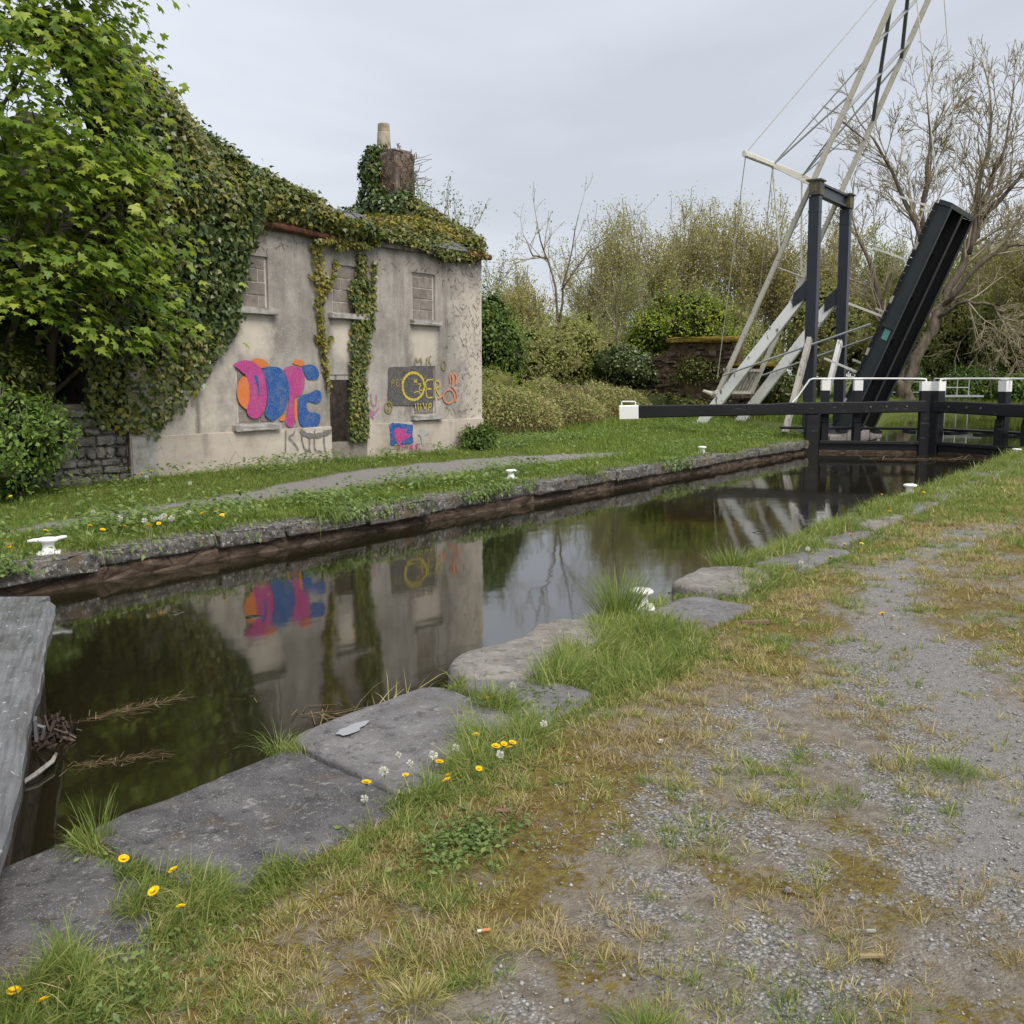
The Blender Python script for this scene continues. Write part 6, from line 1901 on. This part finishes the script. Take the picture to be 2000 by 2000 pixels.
def d_lush(x, y):
    l = lushness(x, y)
    ins = in_slab(x, y, -.12)
    return np.clip(l * 1.25 * sstep(.22, .5, fbm(x * 9, y * 9, 121)) * np.where(ins, np.maximum(sstep(.75, 1.0, l) * .55, .75 * sstep(5.5, 7, x) * sstep(.4, .6, fbm(x * 2.3, y * 3, 131))), 1), 0, 1) * (y < np.where(x < 4, 2.99, 3.2)) * (y > .14 * x - .6)


x, y = grass_field(rg, 420000, (.9, 25), (1.9, 3.3), d_lush)
L_ = lushness(x, y)
z = ground_z(x, np.minimum(y, 2.55)) + np.where(in_slab(x, y), .02, 0)
ln = (.03 + .12 * L_) * rg.uniform(.4, 1.45, len(x)) * (.35 + 1.5 * fbm(x * 9, y * 9, 121) ** 1.4)
azc = 2 * np.pi * 2 * fbm(x * 5, y * 5, 123) + rg.normal(0, .7, len(x))
wd = np.clip(.0024 + .00035 * x, .0026, .011) * rg.uniform(.6, 1.7, len(x))
s_ = rg.random(len(x)) < .86 + .1 * (fbm(x * 4, y * 4, 125) - .5)
P = np.stack([x, y, z], 1)
obj('grass', blades(P[s_], ln[s_], wd[s_], rg.uniform(0, .8, s_.sum()), rg.uniform(.2, 1.9, s_.sum()), rg, 3, azc[s_]), M['grass_lush'], kind='stuff', label='lush green grass growing between and behind the near slabs', cat='grass', origin=(0, 0, 0))
s_ = ~s_
obj('grass', blades(P[s_], ln[s_], wd[s_], rg.uniform(.2, .9, s_.sum()), rg.uniform(.4, 2.0, s_.sum()), rg, 3), M['grass_dry'], kind='stuff', label='dead straw blades among the near grass', cat='grass', origin=(0, 0, 0))


def d_dry(x, y):
    g_, m_, gr, _ = masks(x, y)
    cl = sstep(.44, .6, fbm(x * 4.5, y * 4.5, 101) * .5 + fbm(x * 14, y * 14, 103) * .5)
    big = sstep(.36, .58, fbm(x * 1.1 + 3, y * 1.1, 105))
    bare = track(x, y)
    d = (.34 + .66 * big) * cl * (1 - .2 * g_) + .6 * sstep(1.5, 2.2, y) * (.3 + .7 * cl)
    d = d * (1 - .8 * bare) + .35 * sstep(7, 12, x) * (1 - .6 * g_)
    return np.clip(d, 0, 1) * (~in_slab(x, y, .02)) * (y < 3.25) * (y > .14 * x - .8)


cx_, cy_ = grass_field(rg, 52000, (.9, 25), (-.4, 2.92), d_dry)
nb = rg.integers(6, 24, len(cx_))
own = np.repeat(np.arange(len(cx_)), nb)
n = len(own)
rad = rg.gamma(2.0, .006, n) * (1 + .06 * cx_[own]); aa = rg.uniform(0, 2 * np.pi, n)
x = cx_[own] + rad * np.cos(aa); y = cy_[own] + rad * np.sin(aa)
P = np.stack([x, y, ground_z(x, np.minimum(y, 2.55)) - .002], 1)
tl_ = rg.uniform(.016, .055, len(cx_)) * (.6 + .9 * fbm(cx_ * 3, cy_ * 3, 107))
ln = tl_[own] * rg.uniform(.5, 1.3, n) * (1 + .05 * x)
wd = np.clip(.0022 + .0005 * x, .0024, .012) * rg.uniform(.7, 1.3, n)
lean = rg.uniform(.15, 1.15, n)
gs = fbm(cx_ * 2.2, cy_ * 2.2, 109) + rg.normal(0, .1, len(cx_)) + .12 * sstep(5, 12, cx_)
kinds = np.where(gs > .58, 2, np.where(gs > .42, 0, 1))[own]
for kk, mk, lab in ((0, 'grass_dry', 'short yellowed grass tufts over the near bank gravel'), (1, 'straw', 'dead straw-coloured grass tufts over the near bank gravel'), (2, 'grass_lush', 'short green grass tufts over the near bank gravel')):
    sel = kinds == kk
    obj('grass', blades(P[sel], ln[sel], wd[sel], lean[sel], rg.uniform(.0, .9, sel.sum()), rg, 2, aa[sel] + rg.normal(0, .5, sel.sum())), M[mk], kind='stuff', label=lab, cat='grass', origin=(0, 0, 0))


# distinct tussocks
def tussock(loc, n, ln, wd, lean, bend, mat, label, rad, seed, group=None):
    rg = np.random.default_rng(seed)
    a = rg.uniform(0, 2 * np.pi, n); q = rg.random(n) ** .7
    P = np.stack([loc[0] + rad * q * np.cos(a), loc[1] + rad * q * np.sin(a), np.full(n, loc[2])], 1)
    az = a + rg.normal(0, .5, n)
    V = blades(P, ln * rg.uniform(.5, 1.2, n), wd * rg.uniform(.7, 1.2, n), lean * rg.uniform(.2, 1.2, n) * (.3 + q), bend * rg.uniform(.4, 1.3, n), rg, 4, az)
    return obj('grass_tussock', V, M[mat], label=label, cat='grass tuft', group=group)


tussock((5.56, 3.02, 0), 420, .36, .0045, .5, .55, 'grass_lush', 'tall spiky grass tuft against the bright water beside the chipped bollard', .13, 701)
tussock((5.25, 8.16, 0), 260, .26, .009, .6, 2.0, 'grass_lush', 'pale drooping grass tuft right of the two-armed bollard', .12, 702)
tussock((6.6, 8.25, 0), 300, .26, .009, .6, 1.9, 'grass', 'drooping grass tuft hanging over the coping by the dandelion clocks', .2, 703)
tussock((7.95, 8.0, 0), 260, .26, .010, .6, 2.1, 'grass', 'leafy tuft trailing down the lock wall below the graffiti', .14, 704)
tussock((9.25, 8.3, 0), 260, .24, .010, .5, 1.7, 'grass', 'bushy tuft with yellow dandelions on the coping edge', .2, 705)
tussock((13.6, 8.0, 0), 240, .24, .012, .5, 2.1, 'grass', 'tuft hanging in the notch of the far coping', .15, 706)
tussock((19.2, 8.1, 0), 260, .3, .014, .5, 1.9, 'grass', 'tuft spilling over the far coping right of the third bollard', .25, 707)
tussock((1.76, 1.5, 0), 330, .075, .0028, .8, 1.0, 'grass_dry', 'low yellow-green cushion of grass at the bottom of the gravel', .07, 708)
tussock((1.95, .98, 0), 420, .085, .0028, .8, 1.0, 'grass_lush', 'low green cushion of grass at the bottom edge of the gravel', .09, 709)
tussock((4.05, .75, 0), 420, .07, .0034, .8, 1.0, 'grass_lush', 'isolated grass cushion on the bare grey gravel at the right', .10, 710)
tussock((2.72, 3.0, .0), 90, .16, .0034, .6, 1.0, 'grass_lush', 'tuft sprouting from the joint between the two front slabs', .06, 711)
tussock((1.84, 2.9, .0), 70, .17, .0034, .35, .5, 'grass_lush', 'thin upright grass sprigs at the water edge in the front joint', .05, 712)
tussock((7.6, 3.1, 0), 260, .2, .006, .5, .8, 'grass_lush', 'grass tuft standing at the water edge past the cracked pale slab', .18, 713)
# clover and weeds on the near bank
x = np.concatenate([rg.normal(2.5, .12, 900), rg.normal(1.25, .16, 900), rg.normal(3.75, .16, 500), rg.normal(2.95, .25, 350), rg.normal(1.78, .06, 90)])
y = np.concatenate([rg.normal(1.9, .07, 900), rg.normal(2.15, .09, 900), rg.normal(2.55, .1, 500), rg.normal(2.3, .07, 350), rg.normal(2.82, .05, 90)])
P = np.stack([x, y, ground_z(x, np.minimum(y, 2.5)) + rg.uniform(.005, .045, len(x))], 1)
obj('weeds', leaves(P, np.array([0, 0, 1]) + rg.normal(0, .4, P.shape), rg.normal(0, 1, P.shape) * [1, 1, .2], rg.uniform(.012, .032, len(x)), S_LEAF), M['weed'], kind='stuff', label='patches of small-leaved weeds on the near bank', cat='weeds', origin=(0, 0, 0))

# ------------------------------------------------------------------ gravel stones
rg = np.random.default_rng(800)
n = 60000
x = .9 * (12 / .9) ** rg.random(n); y = rg.uniform(-.6, 2.7, n)
g_, m_, gr, _ = masks(x, y)
k = (rg.random(n) < np.clip(.10 + .95 * sstep(.25, .8, g_), 0, 1)) & (~in_slab(x, y)) & (y > .14 * x - .8) & (lushness(x, y) < .3)
x, y = x[k], y[k]; n = len(x)
O = np.array([(1, 0, 0), (0, 1, 0), (-1, 0, 0), (0, -1, 0), (0, 0, 1), (0, 0, -.5)])
OF = np.array([(0, 1, 4), (1, 2, 4), (2, 3, 4), (3, 0, 4), (1, 0, 5), (2, 1, 5), (3, 2, 5), (0, 3, 5)])
s_ = rg.gamma(2.2, .0011, n) + .0018
a = rg.uniform(0, 6.28, n)
Vp = O[None] * (s_[:, None, None] * rg.uniform(.6, 1.3, (n, 6, 1)) * np.array([1.15, .9, .65]))
ca, sa = np.cos(a)[:, None], np.sin(a)[:, None]
Vx = Vp[..., 0] * ca - Vp[..., 1] * sa; Vy = Vp[..., 0] * sa + Vp[..., 1] * ca
Vp = np.stack([Vx + x[:, None], Vy + y[:, None], Vp[..., 2] + ground_z(x, y)[:, None] + (s_ * .2)[:, None]], 2)
t = NT('gravel_stone')
M['pebble'] = t.done(t.princ(t.ramp(t.island(), [(0, (.13, .118, .105)), (.4, (.25, .24, .225)), (.75, (.36, .355, .345)), (1, (.5, .48, .45))]), .85, .25))
obj('gravel', (Vp.reshape(-1, 3), (OF[None] + (np.arange(n) * 6)[:, None, None]).reshape(-1, 3)), M['pebble'], kind='stuff', label='loose grey gravel on the near towpath', cat='gravel', origin=(0, 0, 0))


# ------------------------------------------------------------------ dandelions
def dandelion(kind):
    rg = np.random.default_rng(5)
    root = empty('dandelion', (0, 0, 0))
    if kind == 'y':
        n = 34
        a = np.concatenate([np.linspace(0, 2 * np.pi, 20, endpoint=False), np.linspace(0, 2 * np.pi, 14, endpoint=False) + .2])
        el = np.concatenate([np.full(20, .25), np.full(14, .75)])
        T = np.stack([np.cos(a) * np.cos(el), np.sin(a) * np.cos(el), np.sin(el)], 1)
        N = np.stack([-np.cos(a) * np.sin(el), -np.sin(a) * np.sin(el), np.cos(el)], 1)
        V, F = leaves(np.zeros((n, 3)), N, T, np.concatenate([np.full(20, .021), np.full(14, .015)]), (np.array([(0, 0, 0), (.75, .17, .02), (1, 0, 0), (.75, -.17, .02)]), np.array([(0, 2, 1), (0, 3, 2)])))
        obj('flower', (V, F), M['petal'], root)
        obj('calyx', MB().lathe([(.001, -.012), (.006, -.009), (.007, -.002), (.004, .003)], 0, 0, 8), M['stem'], root)
    else:
        n = 70
        d = nrm(rg.normal(0, 1, (n, 3)))
        V, F = leaves(d * .003, nrm(np.cross(d, rg.normal(0, 1, (n, 3)))), d, .017, (np.array([(0, 0, 0), (.75, .22, 0), (1, 0, .05), (.75, -.22, 0)]), np.array([(0, 2, 1), (0, 3, 2)])))
        obj('seed_head', (V, F), M['clock'], root)
    obj('stem', MB().tube([(0, 0, -.002), (.004, .003, -.05), (.0, .008, -.16)], .0022, 5), M['stem'], root)
    return root


dy, dw = dandelion('y'), dandelion('w')
DN = {
    'ny': [(1.65, 2.35), (1.64, 2.22), (1.76, 2.41), (1.17, 2.22), (1.19, 2.13), (1.72, 2.59), (3.17, 2.36), (3.03, 2.26), (3.11, 2.22), (3.15, 2.21), (3.18, 2.19), (3.13, 2.17), (2.86, 2.3), (2.77, 2.19), (2.74, 2.17), (2.89, 2.14), (2.56, 2.39), (3.58, 2.6), (2.69, 2.32)],
    'nw': [(2.79, 2.44), (2.75, 2.35), (2.86, 2.33), (2.97, 2.31), (3.01, 2.13), (3.75, 2.58), (3.39, 2.18), (2.64, 2.38), (2.42, 2.27)],
    'my': [(13.02, 2.9), (12.97, 2.77), (12.27, 2.45), (10.97, 2.77), (12.07, 2.99), (12.51, 3.26), (12.03, 3.23), (11.51, 3.14), (11.35, 2.98), (8.58, 2.52), (9.13, 2.63), (8.69, 2.41), (8.28, 2.3), (7.88, 2.42), (7.29, 2.52), (7.16, 2.5), (15.58, 2.56), (6.16, 1.57)],
    'mw': [(13.67, 3.19), (8.06, 2.66), (7.43, 2.5)],
    'fy': [(7.5, 11.0), (7.8, 10.95), (7.7, 10.6), (8.05, 11.1), (5.75, 10.3), (5.46, 8.47), (5.37, 8.14), (5.62, 8.18), (5.74, 8.0), (5.78, 8.02), (5.9, 8.06), (6.75, 8.87), (6.62, 8.34), (6.75, 8.29), (6.66, 8.08), (6.6, 8.02), (4.55, 8.28), (4.48, 8.04), (4.41, 7.98), (5.05, 8.51), (8.61, 8.76), (9.54, 8.22), (9.81, 8.56)],
    'fw': [(5.82, 8.16), (5.96, 8.19), (6.12, 8.28), (6.01, 8.18), (6.05, 8.07), (6.45, 8.32), (5.87, 9.04), (7.55, 10.5), (7.7, 9.9), (5.77, 8.47), (14.82, 9.16), (11.38, 8.28)]}
DI = {'ny': (dy, .075, .85, 'yellow dandelions'), 'nw': (dw, .095, .85, 'dandelion seed heads'), 'my': (dy, .10, 1.2, 'yellow dandelions'), 'mw': (dw, .12, 1.2, 'dandelion seed heads'),
      'fy': (dy, .14, 1.25, 'yellow dandelions'), 'fw': (dw, .17, 1.5, 'dandelion seed heads')}


def place_of(k, x, y):
    if k[0] == 'n':
        if x < 1.3: return 'in the bottom left corner'
        if x < 2.0: return 'around the joint of the front slabs'
        if x > 3.3: return 'on the plants past the puddled slab'
        if x > 3.0: return 'at the clump end behind the puddled slab'
        return 'in the clump behind the puddled slab'
    if k[0] == 'm':
        if x > 15: return 'in the grass towards the right gate'
        if x > 10: return 'around the bollard near the right gate'
        if y < 2: return 'alone on the gravel'
        return 'along the middle of the near bank'
    if y > 10: return 'below the cottage front wall'
    if x < 5.2: return 'beside the two-armed bollard'
    if x < 6.3: return 'on the far coping right of the drooping tuft'
    if x < 7.0: return 'on the far coping below the rubble wall'
    if x < 9.7: return 'on the far verge below the graffiti'
    return 'on the far verge below the doorway'


ORD = ['leftmost', 'second', 'third', 'fourth', 'fifth', 'sixth', 'seventh', 'eighth', 'ninth', 'tenth', 'eleventh', 'twelfth', 'thirteenth']
rd = random.Random(3)
used = set()
for k_, pts in DN.items():
    src, hz, sc_, kind_ = DI[k_]
    places = {}
    for p in pts: places.setdefault(place_of(k_, *p), []).append(p)
    for pl, ps in places.items():
        ps = sorted(ps, key=lambda p: -math.atan2(p[1], p[0]))
        for i_, (px_, py_) in enumerate(ps):
            if id(src) in used: o = copy_tree(src)
            else: o = src; used.add(id(src))
            o.location = (px_, py_, hz + PLOT_UP * float(sstep(8.7, 11.1, py_)))
            o.rotation_euler = (rd.uniform(-.5, .2), rd.uniform(-.5, .1), rd.uniform(0, 6.28))
            s_ = sc_ * rd.uniform(.75, 1.15); o.scale = (s_, s_, s_)
            lab = (kind_[:-1] + ' ' + pl) if len(ps) == 1 else ORD[i_] + (' ' if i_ == 0 else ' from left ') + 'of ' + kind_ + ' ' + pl
            tag(o, lab, 'dandelion', kind_ + ' ' + pl)

# ------------------------------------------------------------------ litter and floating debris
def twig_obj(name, pts, r, mat, label, cat):
    return obj(name, MB().tube(pts, r, 6), M[mat], label=label, cat=cat)


M['butt_paper'] = m_simple('cigarette_paper', [(.7, .66, .6), (.8, .77, .72)], 30, .8)
M['butt_tip'] = m_simple('cigarette_tip', [(.6, .26, .1), (.7, .34, .16)], 30, .8)
cb = empty('cigarette_butt', (2.1, 1.54, .01), 'orange and white cigarette butt on the gravel', 'cigarette butt')
obj('paper', MB().tube([(2.085, 1.552, .012), (2.093, 1.545, .012)], .0042, 8), M['butt_paper'], cb)
obj('filter', MB().tube([(2.093, 1.545, .012), (2.112, 1.529, .012)], .0043, 8), M['butt_tip'], cb)
twig_obj('stick', [(2.735, 1.955, .014), (2.75, 1.94, .016), (2.765, 1.922, .014)], .009, 'dead_stem', 'short dark piece of stick on the mossy gravel', 'stick')
obj('timber_scrap', MB().beam((5.78, 2.3, .02), (5.9, 2.17, .02), .03, .02), M['dead_stem'], label='small dark scrap of board on the gravel by the bollard', cat='wood scrap')
obj('wood_chip', MB().beam((2.55, .665, .012), (2.59, .615, .012), .012, .006), M['straw'], label='pale splinter of wood on the gravel at lower right', cat='wood chip')
obj('wood_chip', MB().beam((2.67, .71, .012), (2.70, .665, .012), .008, .005), M['grey_wood'], label='brown splinter lying just above the pale one', cat='wood chip')
P, Fb = block(3.68, 3.705, 1.792, 1.814, .0, .016, .01, .002, 3)
obj('pebble', (P, Fb), M['clock'], smooth=True, label='single whitish pebble on the brown moss', cat='pebble')
P, Fb = block(2.78, 2.80, .93, .95, .0, .014, .006, .002, 4)
obj('pebble', (P, Fb), M['slab_pale'], smooth=True, label='small white pebble in the right-hand gravel', cat='pebble')

rg = np.random.default_rng(900)


def raft(c0, c1, w, n, ln, seed, label, name='floating_debris', mat='straw', zlift=.004):
    rg = np.random.default_rng(seed)
    c0 = np.array(c0); c1 = np.array(c1); d = c1 - c0; ang = math.atan2(d[1], d[0])
    P = c0 + d * rg.beta(1.2, 1.2, (n, 1)) + rg.normal(0, w, (n, 2)) * rg.choice([.4, 1.4], (n, 1))
    az = ang + rg.normal(0, .8, n)
    a = np.stack([np.cos(az), np.sin(az), rg.normal(0, .02, n)], 1)
    L2 = ln * rg.uniform(.08, 1.1, n) ** 1.6
    P3 = np.column_stack([P, WATER + zlift * .6 + rg.uniform(0, .003, n)])
    V, F = leaves(P3, np.tile([0, 0, 1.0], (n, 1)) + rg.normal(0, .05, (n, 3)), a * [1, 1, .3], L2, (np.array([(0, .02, 0), (0, -.02, 0), (1, -.012, 0), (1, .012, 0)]), np.array([(0, 1, 2), (0, 2, 3)])))
    return obj(name, (V, F), M[mat], label=label, cat='debris', kind='stuff')


M['raft'] = m_leaf('wet_reed', [(0, (.09, .055, .03)), (.5, (.2, .14, .075)), (1, (.36, .28, .16))], .1, 3, .6, .3)
raft((2.92, 4.78), (3.5, 4.66), .035, 260, .10, 901, 'long raft of broken reeds floating on the dark water', mat='raft')
raft((2.53, 4.24), (2.9, 4.03), .04, 240, .07, 902, 'smaller raft of rotting reed bits floating by the gate', mat='raft')
raft((3.62, 4.42), (3.75, 4.31), .02, 25, .08, 903, 'few floating reed bits beyond the long raft', mat='raft')
raft((3.73, 3.84), (3.89, 3.51), .06, 90, .2, 904, 'bent reeds and scum caught against the puddled slab', mat='raft', zlift=.012)
raft((22.6, 6.4), (23.6, 4.6), .2, 240, .45, 905, 'dark band of scum floating in front of the upper gate', mat='raft')
# matted nest-like clump at the gate
n = 420
d = nrm(rg.normal(0, 1, (n, 3))); d[:, 2] = np.abs(d[:, 2])
P = np.array([2.68, 4.66, WATER]) + d * np.array([.17, .13, .09]) * rg.uniform(.3, 1.05, (n, 1))
V, F = leaves(P, d + rg.normal(0, .4, (n, 3)), rg.normal(0, 1, (n, 3)), rg.uniform(.04, .11, n), (np.array([(0, .08, 0), (0, -.08, 0), (1, -.06, 0), (1, .06, 0)]), np.array([(0, 1, 2), (0, 2, 3)])))
M['nest'] = m_leaf('matted_rushes', [(0, (.03, .022, .018)), (.5, (.075, .055, .045)), (1, (.17, .13, .11))], .05, 3, .7, .2)
obj('debris_clump', (V, F), M['nest'], label='dark matted clump of rushes floating beside the grey gate', cat='debris')
twig_obj('floating_stick', [(2.28, 4.19, WATER + .01), (2.39, 4.22, WATER + .025), (2.51, 4.29, WATER + .03), (2.59, 4.39, WATER + .02)], [.009, .012, .011, .007], 'grey_wood', 'curved bare stick floating beside the matted clump', 'stick')
n = 60
P = np.column_stack([rg.normal(3.86, .08, n), rg.normal(3.45, .06, n), np.full(n, WATER + .005)])
obj('reed_tuft', blades(P, rg.uniform(.15, .4, n), rg.uniform(.006, .012, n), rg.uniform(.5, 1.1, n), rg.uniform(.2, .8, n), rg, 3, az=rg.normal(-.2, .8, n)), M['grass_dry'], label='bent reed leaves sticking out of the water by the puddled slab', cat='reeds')
